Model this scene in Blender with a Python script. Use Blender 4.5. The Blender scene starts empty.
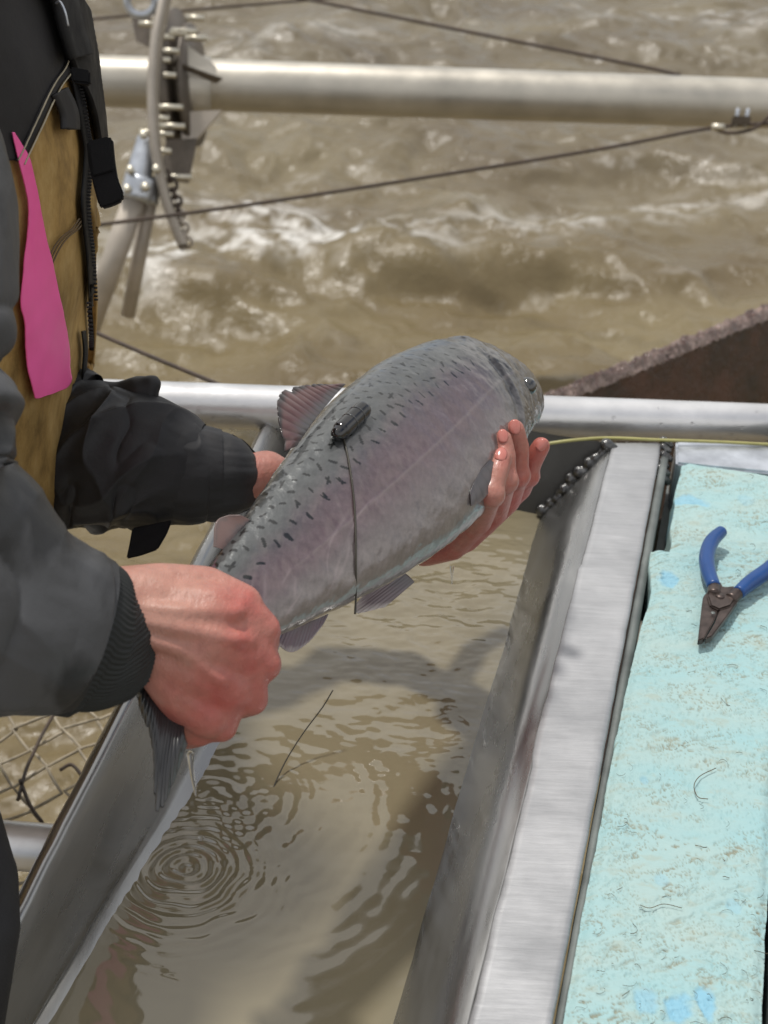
import bpy, bmesh, math, random
import numpy as np
from mathutils import Vector, Matrix
from mathutils.bvhtree import BVHTree

random.seed(7)
rng = np.random.default_rng(11)
sc = bpy.context.scene
COL = sc.collection

# ------------------------------------------------------------------ camera
F = 1480.0                       # focal length in pixels of the 768 x 1024 frame
H_CAM = 1.60
PITCH, ROLL = math.radians(32.4), math.radians(3.0)
Fw = Vector((0, math.cos(PITCH), -math.sin(PITCH)))
U0 = Vector((0, math.sin(PITCH), math.cos(PITCH)))
R0 = Vector((1, 0, 0))
Rv = R0 * math.cos(ROLL) + U0 * math.sin(ROLL)
Uv = U0 * math.cos(ROLL) - R0 * math.sin(ROLL)
C0 = Vector((0, 0, H_CAM))
cam_data = bpy.data.cameras.new('camera')
cam = bpy.data.objects.new('camera', cam_data)
COL.objects.link(cam)
m = Matrix((Rv, Uv, -Fw)).transposed().to_4x4()
m.translation = C0
cam.matrix_world = m
cam_data.sensor_fit = 'VERTICAL'
cam_data.sensor_height = 32.0
cam_data.lens = F * 32.0 / 1024.0
cam_data.clip_start = 0.05
cam_data.clip_end = 500
cam_data.dof.use_dof = True
cam_data.dof.focus_distance = 0.95
cam_data.dof.aperture_fstop = 11.0
sc.camera = cam

# ------------------------------------------------------------------ light
SUN_EL, SUN_AZ = math.radians(70), math.radians(-42)    # azimuth: clockwise from +Y
w = bpy.data.worlds.new('World'); sc.world = w; w.use_nodes = True
nt = w.node_tree; nt.nodes.clear()
out = nt.nodes.new('ShaderNodeOutputWorld'); bg = nt.nodes.new('ShaderNodeBackground')
sky = nt.nodes.new('ShaderNodeTexSky'); sky.sky_type = 'NISHITA'; sky.sun_disc = False
sky.sun_elevation = SUN_EL; sky.sun_rotation = SUN_AZ
sky.dust_density = 2.5; sky.air_density = 1.0
tc = nt.nodes.new('ShaderNodeTexCoord'); nz = nt.nodes.new('ShaderNodeTexNoise')
nz.inputs['Scale'].default_value = 2.2; nz.inputs['Detail'].default_value = 6; nz.inputs['Roughness'].default_value = .55
cr = nt.nodes.new('ShaderNodeValToRGB'); cr.color_ramp.elements[0].position = .34; cr.color_ramp.elements[1].position = .54
mixw = nt.nodes.new('ShaderNodeMix'); mixw.data_type = 'RGBA'
mixw.inputs['B'].default_value = (8.6, 8.5, 8.3, 1)
nt.links.new(tc.outputs['Generated'], nz.inputs['Vector']); nt.links.new(nz.outputs['Fac'], cr.inputs['Fac'])
nt.links.new(cr.outputs['Color'], mixw.inputs['Factor']); nt.links.new(sky.outputs['Color'], mixw.inputs['A'])
nt.links.new(mixw.outputs['Result'], bg.inputs['Color']); bg.inputs['Strength'].default_value = 0.10
nt.links.new(bg.outputs['Background'], out.inputs['Surface'])
sd = bpy.data.lights.new('sun', 'SUN'); so = bpy.data.objects.new('sun', sd); COL.objects.link(so)
sd.energy = 2.7; sd.angle = math.radians(4); sd.color = (1, .96, .9)
sdir = Vector((math.sin(SUN_AZ) * math.cos(SUN_EL), math.cos(SUN_AZ) * math.cos(SUN_EL), math.sin(SUN_EL)))
so.rotation_euler = sdir.to_track_quat('Z', 'Y').to_euler()
so.location = (1, 2, 4)
sc.view_settings.view_transform = 'Standard'
sc.view_settings.look = 'None'
sc.view_settings.exposure = 0.05
sc.view_settings.gamma = 1.0

# ------------------------------------------------------------------ helpers
def pt(px, py, d):
    return C0 + Fw * d + Rv * ((px - 384) / F * d) + Uv * ((512 - py) / F * d)
def ray(px, py):
    return (Fw + Rv * ((px - 384) / F) + Uv * ((512 - py) / F))
def plane(px, py, z):
    r = ray(px, py); return C0 + r * ((z - H_CAM) / r.z)
def depth(p): return (p - C0).dot(Fw)
def pxs(d): return d / F              # metres per pixel at depth d

def perlin3(p, seed=0):
    """vectorised 3-D gradient noise, p (...,3) -> about -1..1"""
    r = np.random.default_rng(seed)
    perm = r.permutation(256); perm = np.concatenate([perm, perm, perm])
    g = r.normal(size=(256, 3)); g /= np.linalg.norm(g, axis=1)[:, None]
    i = np.floor(p).astype(int); f = p - i; i &= 255
    u = f * f * f * (f * (f * 6 - 15) + 10)
    res = 0
    for dx in (0, 1):
        for dy in (0, 1):
            for dz in (0, 1):
                h = perm[perm[perm[(i[..., 0] + dx) & 255] + ((i[..., 1] + dy) & 255)] + ((i[..., 2] + dz) & 255)] & 255
                gg = g[h]
                d = (f - np.array([dx, dy, dz]))
                wgt = ((u[..., 0] if dx else 1 - u[..., 0]) * (u[..., 1] if dy else 1 - u[..., 1]) * (u[..., 2] if dz else 1 - u[..., 2]))
                res = res + wgt * (gg * d).sum(-1)
    return res * 1.7
def fbm(p, oct=4, gain=.5, seed=0):
    a, s, t = 1.0, 1.0, 0
    for k in range(oct):
        t = t + a * perlin3(p * s, seed + k); a *= gain; s *= 2.03
    return t
def N2(x, y, z=0.0): return np.stack([x, y, np.zeros_like(x) + z], -1)

def smoothstep(a, b, x):
    t = np.clip((x - a) / (b - a), 0, 1); return t * t * (3 - 2 * t)

def link(name, me, mat_=None, parent=None, smooth=True):
    o = bpy.data.objects.new(name, me); COL.objects.link(o)
    if mat_ is not None:
        if me.materials: me.materials[0] = mat_
        else: me.materials.append(mat_)
    if parent is not None: o.parent = parent
    if smooth and len(me.polygons):
        me.polygons.foreach_set('use_smooth', [True] * len(me.polygons)); me.update()
    return o
def tag(o, label=None, cat=None, group=None, kind=None):
    if label: o['label'] = label
    if cat: o['category'] = cat
    if group: o['group'] = group
    if kind: o['kind'] = kind
    return o
def empty(name, label, cat, loc=(0, 0, 0), group=None):
    o = bpy.data.objects.new(name, None); COL.objects.link(o); o.location = loc
    o.empty_display_size = .05
    tag(o, label, cat, group)
    bpy.context.view_layer.update()
    return o
def setparent(o, parent):
    o.parent = parent; o.matrix_parent_inverse = Matrix.Translation(-Vector(parent.location))
    return o
def put(name, me, mat_, parent=None, smooth=True):
    """link world-space mesh; keep it in place under a parent"""
    o = link(name, me, mat_, None, smooth)
    if parent is not None: setparent(o, parent)
    return o

def grid_mesh(P, closed=False, name='grid', color=None, uv=None):
    """P (n, m, 3) array; closed wraps the second axis"""
    P = np.asarray(P, dtype=np.float32); n, mm = P.shape[:2]
    me = bpy.data.meshes.new(name)
    mj = mm if closed else mm - 1
    i, j = np.meshgrid(np.arange(n - 1), np.arange(mj), indexing='ij')
    j2 = (j + 1) % mm
    q = np.stack([i * mm + j, i * mm + j2, (i + 1) * mm + j2, (i + 1) * mm + j], -1).reshape(-1, 4)
    me.vertices.add(n * mm); me.vertices.foreach_set('co', P.reshape(-1))
    nf = len(q); me.loops.add(nf * 4); me.polygons.add(nf)
    me.loops.foreach_set('vertex_index', q.reshape(-1).astype(np.int32))
    me.polygons.foreach_set('loop_start', np.arange(0, nf * 4, 4, dtype=np.int32))
    me.polygons.foreach_set('loop_total', np.full(nf, 4, dtype=np.int32))
    me.update(); me.validate()
    if color is not None:
        ca = me.color_attributes.new('Col', 'FLOAT_COLOR', 'POINT')
        c = np.ones((n * mm, 4), np.float32); c[:, :3] = np.asarray(color).reshape(-1, 3)
        ca.data.foreach_set('color', c.reshape(-1))
    if uv is not None:
        l = me.uv_layers.new(name='UVMap')
        l.data.foreach_set('uv', np.asarray(uv, np.float32).reshape(-1, 2)[q.reshape(-1)].reshape(-1))
    return me

def crom(pts, n):
    """Catmull-Rom through rows of pts (k, c) -> (n, c), roughly uniform"""
    p = np.asarray(pts, float); k = len(p)
    if k == 2:
        t = np.linspace(0, 1, n)[:, None]; return p[0] * (1 - t) + p[1] * t
    e = np.vstack([2 * p[0] - p[1], p, 2 * p[-1] - p[-2]])
    t = np.linspace(0, k - 1, n); i = np.minimum(t.astype(int), k - 2); f = (t - i)[:, None]
    a, b, c, d = e[i], e[i + 1], e[i + 2], e[i + 3]
    return .5 * (2 * b + (c - a) * f + (2 * a - 5 * b + 4 * c - d) * f ** 2 + (3 * b - a - 3 * c + d) * f ** 3)

def tube_mesh(pts, r, seg=10, n=None, name='tube', cap=True):
    """round tube along world points with radius r (number or list)"""
    pts = [Vector(p) for p in pts]
    k = len(pts); rr = [r] * k if not hasattr(r, '__len__') else list(r)
    A = np.array([[*p, q] for p, q in zip(pts, rr)])
    if n: A = crom(A, n)
    P, R = A[:, :3], A[:, 3]
    T = np.gradient(P, axis=0); T /= np.linalg.norm(T, axis=1)[:, None] + 1e-12
    up = np.array([0, 0, 1.0]) if abs(T[0][2]) < .9 else np.array([1.0, 0, 0])
    a = np.cross(T[0], up); a /= np.linalg.norm(a)
    rings = []
    for i in range(len(P)):
        a = a - T[i] * a.dot(T[i]); a /= np.linalg.norm(a); b = np.cross(T[i], a)
        th = np.linspace(0, 2 * np.pi, seg, endpoint=False)[:, None]
        rings.append(P[i] + R[i] * (np.cos(th) * a + np.sin(th) * b))
    rings = np.array(rings)
    if cap:
        rings = np.concatenate([np.repeat(P[:1, None], seg, 1) + 1e-5 * (rings[:1] - P[:1, None]), rings,
                                np.repeat(P[-1:, None], seg, 1) + 1e-5 * (rings[-1:] - P[-1:, None])])
    return grid_mesh(rings, True, name)

def prism_mesh(front, offset, name='prism', bevel=0.0):
    """closed slab from a ring of world points extruded by a vector"""
    bm = bmesh.new()
    vs = [bm.verts.new(p) for p in front]; f = bm.faces.new(vs)
    ex = bmesh.ops.extrude_face_region(bm, geom=[f])
    bmesh.ops.translate(bm, vec=offset, verts=[v for v in ex['geom'] if isinstance(v, bmesh.types.BMVert)])
    bmesh.ops.recalc_face_normals(bm, faces=bm.faces)
    if bevel: bmesh.ops.bevel(bm, geom=bm.edges[:], offset=bevel, segments=2, affect='EDGES')
    me = bpy.data.meshes.new(name); bm.to_mesh(me); bm.free(); return me

def box_mesh(o, ax, ay, az, bevel=0.0, name='box'):
    o = Vector(o); ax, ay, az = Vector(ax), Vector(ay), Vector(az)
    return prism_mesh([o, o + ax, o + ax + ay, o + ay], az, name, bevel)

def capsule(bm, a, b, ra, rb, seg=14, flat=None, fs=1.0):
    """tapered capsule between two world points, optionally squashed along a direction"""
    a, b = Vector(a), Vector(b); t = (b - a)
    L = t.length; t = t / L if L > 1e-9 else Vector((0, 0, 1))
    u = t.orthogonal().normalized()
    if flat is not None:
        u = (flat - t * flat.dot(t)).normalized()
    v = t.cross(u)
    rings = []
    K = 5
    for k in range(K + 1):
        an = math.pi / 2 * k / K; rings.append((a - t * ra * math.cos(an), ra * math.sin(an)))
    for k in range(K + 1):
        an = math.pi / 2 * k / K; rings.append((b + t * rb * math.sin(an), rb * math.cos(an)))
    prev = None
    for c, r in rings:
        r = max(r, 1e-5)
        ring = [bm.verts.new(c + u * (fs * r * math.cos(2 * math.pi * i / seg)) + v * (r * math.sin(2 * math.pi * i / seg))) for i in range(seg)]
        if prev:
            for i in range(seg): bm.faces.new((prev[i], prev[(i + 1) % seg], ring[(i + 1) % seg], ring[i]))
        else: bm.faces.new(list(reversed(ring)))
        prev = ring
    bm.faces.new(prev)

def remeshed(bm, voxel, smooth_it=6, name='body', fac=.5):
    me = bpy.data.meshes.new(name); bmesh.ops.recalc_face_normals(bm, faces=bm.faces); bm.to_mesh(me); bm.free()
    o = bpy.data.objects.new('tmp', me); COL.objects.link(o)
    md = o.modifiers.new('r', 'REMESH'); md.mode = 'VOXEL'; md.voxel_size = voxel
    ms = o.modifiers.new('s', 'SMOOTH'); ms.iterations = smooth_it; ms.factor = fac
    dg = bpy.context.evaluated_depsgraph_get(); dg.update()
    res = bpy.data.meshes.new_from_object(o.evaluated_get(dg))
    bpy.data.objects.remove(o); res.name = name
    return res

def bvh_of(me):
    n = len(me.vertices); co = np.empty(n * 3, np.float32); me.vertices.foreach_get('co', co); co = co.reshape(-1, 3)
    return BVHTree.FromPolygons([tuple(map(float, c)) for c in co], [tuple(p.vertices) for p in me.polygons])
def hit(bvh, px, py, off=0.0):
    r = ray(px, py).normalized(); loc, nor, idx, dist = bvh.ray_cast(C0, r)
    if loc is None: return None
    if nor.dot(r) > 0: nor = -nor
    return loc + nor * off

def drape(bvh, rows, off, nx, ny, name='panel', fallback=None, noise_a=0.0, noise_s=40, seed=3):
    """panel laid on a surface: rows of (y, x_left, x_right) in the view it was measured from"""
    R = crom([(r[0], r[1], r[2]) for r in rows], ny)
    P = np.zeros((ny, nx, 3))
    for i in range(ny):
        y, xl, xr = R[i]; last = None
        row = []
        for j in range(nx):
            x = xl + (xr - xl) * j / (nx - 1)
            h = hit(bvh, x, y, off)
            row.append((x, h))
        ds = [depth(h) for x, h in row if h is not None]
        dflt = fallback if fallback else None
        good = [k for k, (x, h) in enumerate(row) if h is not None]
        for j, (x, h) in enumerate(row):
            if h is None:
                if good:
                    g = min(good, key=lambda q: abs(q - j)); dd = depth(row[g][1]) + .00002 * abs(g - j)
                else: dd = dflt or 1.0
                h = pt(x, y, dd)
            P[i, j] = h
    # smooth depth a little so that it hangs like cloth
    for _ in range(3):
        Q = P.copy(); Q[1:-1] = (P[:-2] + P[2:] + 2 * P[1:-1]) / 4; P = Q
    if noise_a:
        nn = fbm(P * noise_s, 3, seed=seed)[..., None]
        P = P - np.array(Fw) * nn * noise_a
    return grid_mesh(P, False, name)
def solid(o, t, off=0.0):
    md = o.modifiers.new('solid', 'SOLIDIFY'); md.thickness = t; md.offset = off; return o

# ------------------------------------------------------------------ materials
def new_mat(name):
    mt = bpy.data.materials.new(name); mt.use_nodes = True
    nt = mt.node_tree; b = nt.nodes['Principled BSDF']; return mt, nt, b
def add_noise(nt, scale, detail=4, rough=.55, coord='Object', vec_scale=None, dist=0.0):
    t = nt.nodes.new('ShaderNodeTexCoord'); n = nt.nodes.new('ShaderNodeTexNoise')
    n.inputs['Scale'].default_value = scale; n.inputs['Detail'].default_value = detail
    n.inputs['Roughness'].default_value = rough; n.inputs['Distortion'].default_value = dist
    if vec_scale is not None:
        mp = nt.nodes.new('ShaderNodeMapping'); mp.inputs['Scale'].default_value = vec_scale[:3]
        if len(vec_scale) > 3: mp.inputs['Rotation'].default_value = (0, 0, vec_scale[3])
        nt.links.new(t.outputs[coord], mp.inputs['Vector']); nt.links.new(mp.outputs['Vector'], n.inputs['Vector'])
    else: nt.links.new(t.outputs[coord], n.inputs['Vector'])
    return n
def ramp(nt, src, stops):
    r = nt.nodes.new('ShaderNodeValToRGB'); e = r.color_ramp.elements
    while len(e) < len(stops): e.new(.5)
    for k, (p, c) in enumerate(stops):
        e[k].position = p; e[k].color = (*c, 1) if hasattr(c, '__len__') else (c, c, c, 1)
    nt.links.new(src, r.inputs['Fac']); return r
def bump(nt, src, strength, dist, b, prev=None):
    n = nt.nodes.new('ShaderNodeBump'); n.inputs['Strength'].default_value = strength; n.inputs['Distance'].default_value = dist
    nt.links.new(src, n.inputs['Height'])
    if prev is not None: nt.links.new(prev.outputs['Normal'], n.inputs['Normal'])
    nt.links.new(n.outputs['Normal'], b.inputs['Normal']); return n
def simple(name, base, rough=.5, metal=0.0, var=.25, vscale=30, bump_s=.2, bscale=200, bdist=.0005, spec=.5, vec=None, coat=0.0):
    mt, nt, b = new_mat(name)
    n = add_noise(nt, vscale, 5, .6, vec_scale=vec)
    lo = tuple(c * (1 - var) for c in base); hi = tuple(min(1, c * (1 + var)) for c in base)
    r = ramp(nt, n.outputs['Fac'], [(.3, lo), (.7, hi)]); nt.links.new(r.outputs['Color'], b.inputs['Base Color'])
    b.inputs['Roughness'].default_value = rough; b.inputs['Metallic'].default_value = metal
    b.inputs['Specular IOR Level'].default_value = spec; b.inputs['Coat Weight'].default_value = coat
    rr = ramp(nt, n.outputs['Fac'], [(.25, max(.02, rough * .75)), (.75, min(1, rough * 1.25))]); nt.links.new(rr.outputs['Color'], b.inputs['Roughness'])
    if bump_s:
        n2 = add_noise(nt, bscale, 3, .6, vec_scale=vec); bump(nt, n2.outputs['Fac'], bump_s, bdist, b)
    return mt

M_alu_tube = simple('aluminium_tube', (.72, .72, .73), .36, .75, .10, 18, .25, 120, .0006)
M_alu_old = simple('weathered_aluminium', (.50, .47, .41), .42, .65, .18, 9, .2, 60, .001)
M_galv = simple('galvanised_steel', (.52, .55, .60), .40, .8, .2, 40, .3, 90, .001)
M_leg = simple('muddy_tube', (.46, .41, .35), .5, .3, .2, 12, .2, 60, .001)
M_dark_steel = simple('brown_hub_steel', (.13, .11, .09), .5, .4, .35, 22, .3, 80, .001)
M_bolt = simple('bolt_metal', (.62, .58, .48), .35, .8, .2, 60, .2, 200, .0005)
M_cable = simple('rusty_cable', (.07, .05, .038), .7, .2, .4, 60, .5, 300, .001)
M_hose = simple('hub_rim_metal', (.40, .36, .31), .5, .35, .15, 25, .1, 80, .0005)
M_pgrip = simple('blue_vinyl_grip', (.006, .052, .20), .33, 0, .12, 60, .1, 300, .0003, .5)
M_psteel = simple('tool_steel', (.085, .066, .06), .38, .75, .3, 120, .3, 500, .0003)
M_black = simple('black_webbing', (.012, .012, .013), .7, 0, .2, 60, .6, 900, .0008, .3)
M_strap = simple('black_strap', (.006, .006, .007), .6, 0, .2, 60, .4, 1200, .0006, .2)
M_pink = simple('pink_tape', (1.0, .14, .42), .45, 0, .06, 30, .15, 100, .0006, .35)
M_nail = simple('fingernail', (.50, .17, .14), .2, 0, .05, 80, .05, 300, .0002, .6)
M_line = simple('thin_wire', (.04, .035, .025), .5, 0, .2, 60, 0)
M_tag = simple('black_potting', (.006, .006, .007), .08, 0, .2, 60, 0, 300, .0004, .6, None, .5)
M_yellow = simple('yellow_hose', (.36, .34, .13), .3, 0, .2, 30, .1, 80, .0005, .5)
M_trouser = simple('trouser_fabric', (.016, .016, .018), .6, 0, .25, 30, .4, 700, .0007, .35)
M_twig = simple('brown_fibre', (.10, .075, .04), .8, 0, .4, 60, 0)
M_deck = simple('deck_plate', (.35, .34, .32), .5, .3, .2, 8, .3, 40, .001)
M_net = simple('netting', (.33, .285, .21), .7, .1, .4, 60, .4, 300, .0006)
M_weld = simple('weld_metal', (.13, .13, .13), .2, .85, .4, 150, .6, 400, .001)
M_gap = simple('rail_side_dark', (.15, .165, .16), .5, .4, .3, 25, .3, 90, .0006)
M_rust = None

def mat_flange():
    mt, nt, b = new_mat('brushed_aluminium')
    n = add_noise(nt, 90, 5, .7, vec_scale=(.35, 4.0, 1, math.radians(14)))
    n2 = add_noise(nt, 14, 5, .6)
    mx = nt.nodes.new('ShaderNodeMath'); mx.operation = 'ADD'
    nt.links.new(n.outputs['Fac'], mx.inputs[0]); nt.links.new(n2.outputs['Fac'], mx.inputs[1])
    r = ramp(nt, mx.outputs[0], [(.35, (.31, .315, .325)), (.8, (.50, .505, .52))])
    mh = nt.nodes.new('ShaderNodeMath'); mh.operation = 'MULTIPLY'; mh.inputs[1].default_value = .5
    nt.links.new(mx.outputs[0], mh.inputs[0]); nt.links.new(mh.outputs[0], r.inputs['Fac'])
    nt.links.new(r.outputs['Color'], b.inputs['Base Color'])
    rr = ramp(nt, n2.outputs['Fac'], [(.35, .34), (.7, .55)]); nt.links.new(rr.outputs['Color'], b.inputs['Roughness'])
    b.inputs['Metallic'].default_value = .55
    bump(nt, n.outputs['Fac'], .35, .0005, b)
    return mt
M_flange = mat_flange()

def mat_wall():
    mt, nt, b = new_mat('trough_sheet_metal')
    n = add_noise(nt, 12, 5, .6, vec_scale=(3, .5, 3, math.radians(14)))
    r = ramp(nt, n.outputs['Fac'], [(.3, (.30, .30, .295)), (.7, (.40, .40, .395))])
    nt.links.new(r.outputs['Color'], b.inputs['Base Color'])
    b.inputs['Metallic'].default_value = .9
    rr = ramp(nt, n.outputs['Fac'], [(.3, .20), (.7, .36)]); nt.links.new(rr.outputs['Color'], b.inputs['Roughness'])
    n2 = add_noise(nt, 60, 4, .6, vec_scale=(2, .4, 2, math.radians(14))); bump(nt, n2.outputs['Fac'], .1, .001, b)
    return mt
M_wall = mat_wall()
M_end_shade = simple('shaded_end_metal', (.085, .085, .082), .45, .35, .2, 14, .2, 60, .001)  # far end wall's shade put into a darker, rougher copy of the sheet metal

def mat_attr_water(name, rough, bscale, bstr, bdist):
    mt, nt, b = new_mat(name)
    a = nt.nodes.new('ShaderNodeAttribute'); a.attribute_name = 'Col'
    nt.links.new(a.outputs['Color'], b.inputs['Base Color'])
    b.inputs['Roughness'].default_value = rough; b.inputs['IOR'].default_value = 1.33
    n = add_noise(nt, bscale, 5, .6, dist=.6); bump(nt, n.outputs['Fac'], bstr, bdist, b)
    return mt
M_river = mat_attr_water('river_water', .22, 58, .55, .006)
M_tray = mat_attr_water('trough_water', .03, 40, .06, .0012)
M_tray.node_tree.nodes['Principled BSDF'].inputs['IOR'].default_value = 1.45
M_tray.node_tree.nodes['Principled BSDF'].inputs['Coat Weight'].default_value = 1.0

# ------------------------------------------------------------------ river
Z_TOP = 0.95                     # top of the trough flange
zF = Z_TOP
def river():
    ys = np.concatenate([[-60, -25, -10, -4, -1, .3], np.linspace(.8, 3.0, 260), np.linspace(3.01, 8.5, 330), np.array([10, 14, 22, 40, 80, 160])])
    xs = np.concatenate([[-120, -50, -20, -8, -4, -2.8], np.linspace(-2.3, 2.3, 520), np.array([2.8, 4, 8, 20, 50, 120])])
    Y, X = np.meshgrid(ys, xs, indexing='ij')
    near = smoothstep(10, 7, Y) * smoothstep(3.2, 2.2, np.abs(X)) * smoothstep(.2, .9, Y)
    p = N2(X * 1.1, Y * 1.5, .3)
    wx = fbm(N2(X * .9, Y * .9, 5.0), 2, seed=40)
    z = .085 * fbm(p + .5 * wx[..., None], 3, seed=1)
    rid = 1 - np.abs(fbm(N2(X * 3.2 + wx, Y * 5.0, 1.0), 3, seed=5))
    z += .020 * rid ** 2
    z += .0045 * fbm(N2(X * 11, Y * 15, 2.0), 4, .6, seed=9)
    foam = np.zeros_like(z)
    # standing crests where the flow breaks, traced on the water from the near left to the far right
    crests = [([(60, 300), (130, 288), (190, 266), (250, 254), (290, 258)], .06, .16, 1.0),
              ([(290, 262), (360, 256), (420, 262), (480, 254), (540, 238)], .035, .12, .30),
              ([(520, 246), (620, 222), (700, 212), (790, 200)], .045, .14, .45),
              ([(230, 212), (290, 224), (345, 246)], .035, .10, .85),
              ([(600, 22), (660, 10), (700, 14), (745, 40)], .05, .12, .6),
              ([(240, 70), (290, 42), (330, 48)], .04, .14, .4)]
    for pts_, amp, wd, fo in crests:
        W = np.array([list(plane(a, b, .02))[:2] for a, b in pts_]); W = crom(W, 40)
        best = np.full(z.shape, 9.0); sgn = np.zeros(z.shape)
        sub = (np.abs(X) < 3) & (Y > .8) & (Y < 9)
        xx, yy = X[sub] + .05 * fbm(N2(X[sub] * 6, Y[sub] * 6), 3, seed=22), Y[sub] + .06 * fbm(N2(X[sub] * 5, Y[sub] * 5), 3, seed=21)
        bb = np.full(xx.shape, 9.0); ss = np.zeros(xx.shape)
        for a, b2 in zip(W[:-1], W[1:]):
            d = b2 - a; L = (d ** 2).sum() + 1e-9
            t = np.clip(((xx - a[0]) * d[0] + (yy - a[1]) * d[1]) / L, 0, 1)
            ex, ey = xx - a[0] - t * d[0], yy - a[1] - t * d[1]
            dist = np.hypot(ex, ey); k = dist < bb
            bb[k] = dist[k]; ss[k] = (ey)[k]
        best[sub] = bb; sgn[sub] = ss
        side = np.where(sgn > 0, wd * .55, wd * 1.6)
        z += amp * np.exp(-(best / side) ** 2)
        nf = fbm(N2(X * 9, Y * 12, 3.0), 5, .65, seed=30)
        foam += fo * np.exp(-(best / (wd * np.where(sgn > 0, 1.6, .55))) ** 2) * smoothstep(-.35, .55, nf)
    nf2 = fbm(N2(X * 5, Y * 9, 8.0), 5, .7, seed=60)
    foam += .22 * smoothstep(.55, 1.1, nf2) * smoothstep(2.6, 4.5, Y)
    foam = np.clip(foam, 0, 1)[..., None]
    z *= near
    tone = (fbm(N2(X * 1.3, Y * 2.2, 1.0), 4, .6, seed=70) * .5 + .5)[..., None]
    c1, c2 = np.array([.122, .090, .045]), np.array([.192, .153, .080])
    col = c1 + (c2 - c1) * np.clip(tone, 0, 1)
    far = smoothstep(3.0, 5.5, Y)[..., None]
    col = col * (1 - far) + (col * .72 + .035) * far
    col = col * (1 - foam) + np.array([.62, .60, .56]) * foam
    o = link('river_water', grid_mesh(np.stack([X, Y, z], -1), False, 'river_water', col), M_river)
    tag(o, kind='structure', label='muddy brown river with breaking whitewater')
river()

# ------------------------------------------------------------------ trough
Hw = 0.076                        # water level below the flange
vp_dir = (plane(612, 443, zF) - plane(468, 1024, zF)).normalized()   # run of the trough, away from the camera
perp = Vector((vp_dir.y, -vp_dir.x, 0))
aN = plane(468, 1024, zF); aF = plane(612, 443, zF)
bN = plane(553, 1024, zF); bF = plane(662, 443, zF)
EXT = 0.34
def ext(p): return p - vp_dir * EXT
trough = empty('trough', 'long sheet metal trough full of muddy water under the salmon', 'trough', (0, .8, zF - .15))
def strip(cols, n, name, wob=0.0, seed=1, sub=None):
    """lofted sheet: cols is a list of (near, far) world points"""
    P = np.zeros((n, len(cols), 3))
    for j, (a, b) in enumerate(cols):
        for i in range(n): P[i, j] = a.lerp(b, i / (n - 1))
    if sub: P = np.stack([crom(P[i], sub) for i in range(n)])
    if wob: P[..., 2] += wob * fbm(P * 22, 3, seed=seed); P[..., 0] += wob * fbm(P * 20 + 7, 3, seed=seed + 3)
    return grid_mesh(P, False, name)
zW = zF - Hw
wN = plane(400, 1024, zW); wF = plane(543, 515, zW)
wNe = ext(wN)
fall = (wF - aF); step_in = (wN - aN)
# flange: a slab with worn edges
def flange():
    n = 240
    prof = []      # across: inner lip drop, top, outer drop
    L0, L1, R0_, R1 = ext(aN), aF, ext(bN), bF
    P = []
    for i in range(n):
        t = i / (n - 1); l = L0.lerp(L1, t); r = R0_.lerp(R1, t)
        wv = .0009 * float(fbm(np.array([[t * 18, 0, 0]]), 3, seed=4)[0]) - .0022 * (1 if .55 < t < .80 else 0) * smoothstep(.55, .57, t) * smoothstep(.80, .79, t)
        wr = .0006 * float(fbm(np.array([[t * 25, 3, 0]]), 3, seed=8)[0])
        l = l + perp * wv; r = r + perp * wr
        W = (r - l)
        row = [l + Vector((0, 0, -.004)) + W * .004, l + Vector((0, 0, -.0015)), l + W * .02, l + W * .12]
        row += [l + W * k for k in (.25, .4, .55, .7, .82, .90)]
        row += [l + W * .96 + Vector((0, 0, -.0003)), r + Vector((0, 0, -.0018)), r + Vector((0, 0, -.0055)) - W * .004]
        P.append([list(v) for v in row])
    P = np.array(P); P[:, 2:10, 2] += .0005 * fbm(P[:, 2:10] * 30, 3, seed=9)
    return grid_mesh(P, False, 'flange')
o = put('flange', flange(), M_flange, trough)
# inner right wall, end wall, left wall, floor
dN = wNe + (wNe - ext(aN)) * .55; dF = wF + (wF - aF) * .55
o = put('side_wall', strip([(ext(aN) + Vector((0, 0, -.003)), aF + Vector((0, 0, -.003))), (ext(aN).lerp(wNe, .5) , aF.lerp(wF, .5)), (wNe, wF), (dN, dF)], 60, 'side_wall', .0006), M_wall, trough)
solid(o, .003)
lN, lF = plane(0, 960, zF), plane(130, 705, zF)
ldir = (lF - lN).normalized()
tl = (aF - lN).dot(vp_dir) / ldir.dot(vp_dir)
lEnd = lN + ldir * tl; lNear = lN - ldir * .40
wl1, wl2 = plane(88, 950, zW), plane(222, 735, zW)
wd = (wl2 - wl1).normalized(); 
wlEnd = wl1 + wd * ((wF - wl1).dot(vp_dir) / wd.dot(vp_dir)); wlNear = wl1 - wd * .36
def mid(a, b, t, dz): return a.lerp(b, t) + Vector((0, 0, dz))
o = put('side_wall', strip([(lNear - perp * .010 + Vector((0, 0, -.006)), lEnd - perp * .010 + Vector((0, 0, -.006))),
     (lNear - perp * .006 + Vector((0, 0, .0)), lEnd - perp * .006), (lNear, lEnd),
     (mid(lNear, wlNear, .35, -.012), mid(lEnd, wlEnd, .35, -.012)), (mid(lNear, wlNear, .7, -.010), mid(lEnd, wlEnd, .7, -.010)),
     (wlNear, wlEnd), (wlNear + Vector((.05, 0, -.035)), wlEnd + Vector((.05, 0, -.035)))], 70, 'side_wall', .0008, 5, 22), M_wall, trough)
solid(o, .003)
e1, e2 = lEnd, aF
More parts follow.
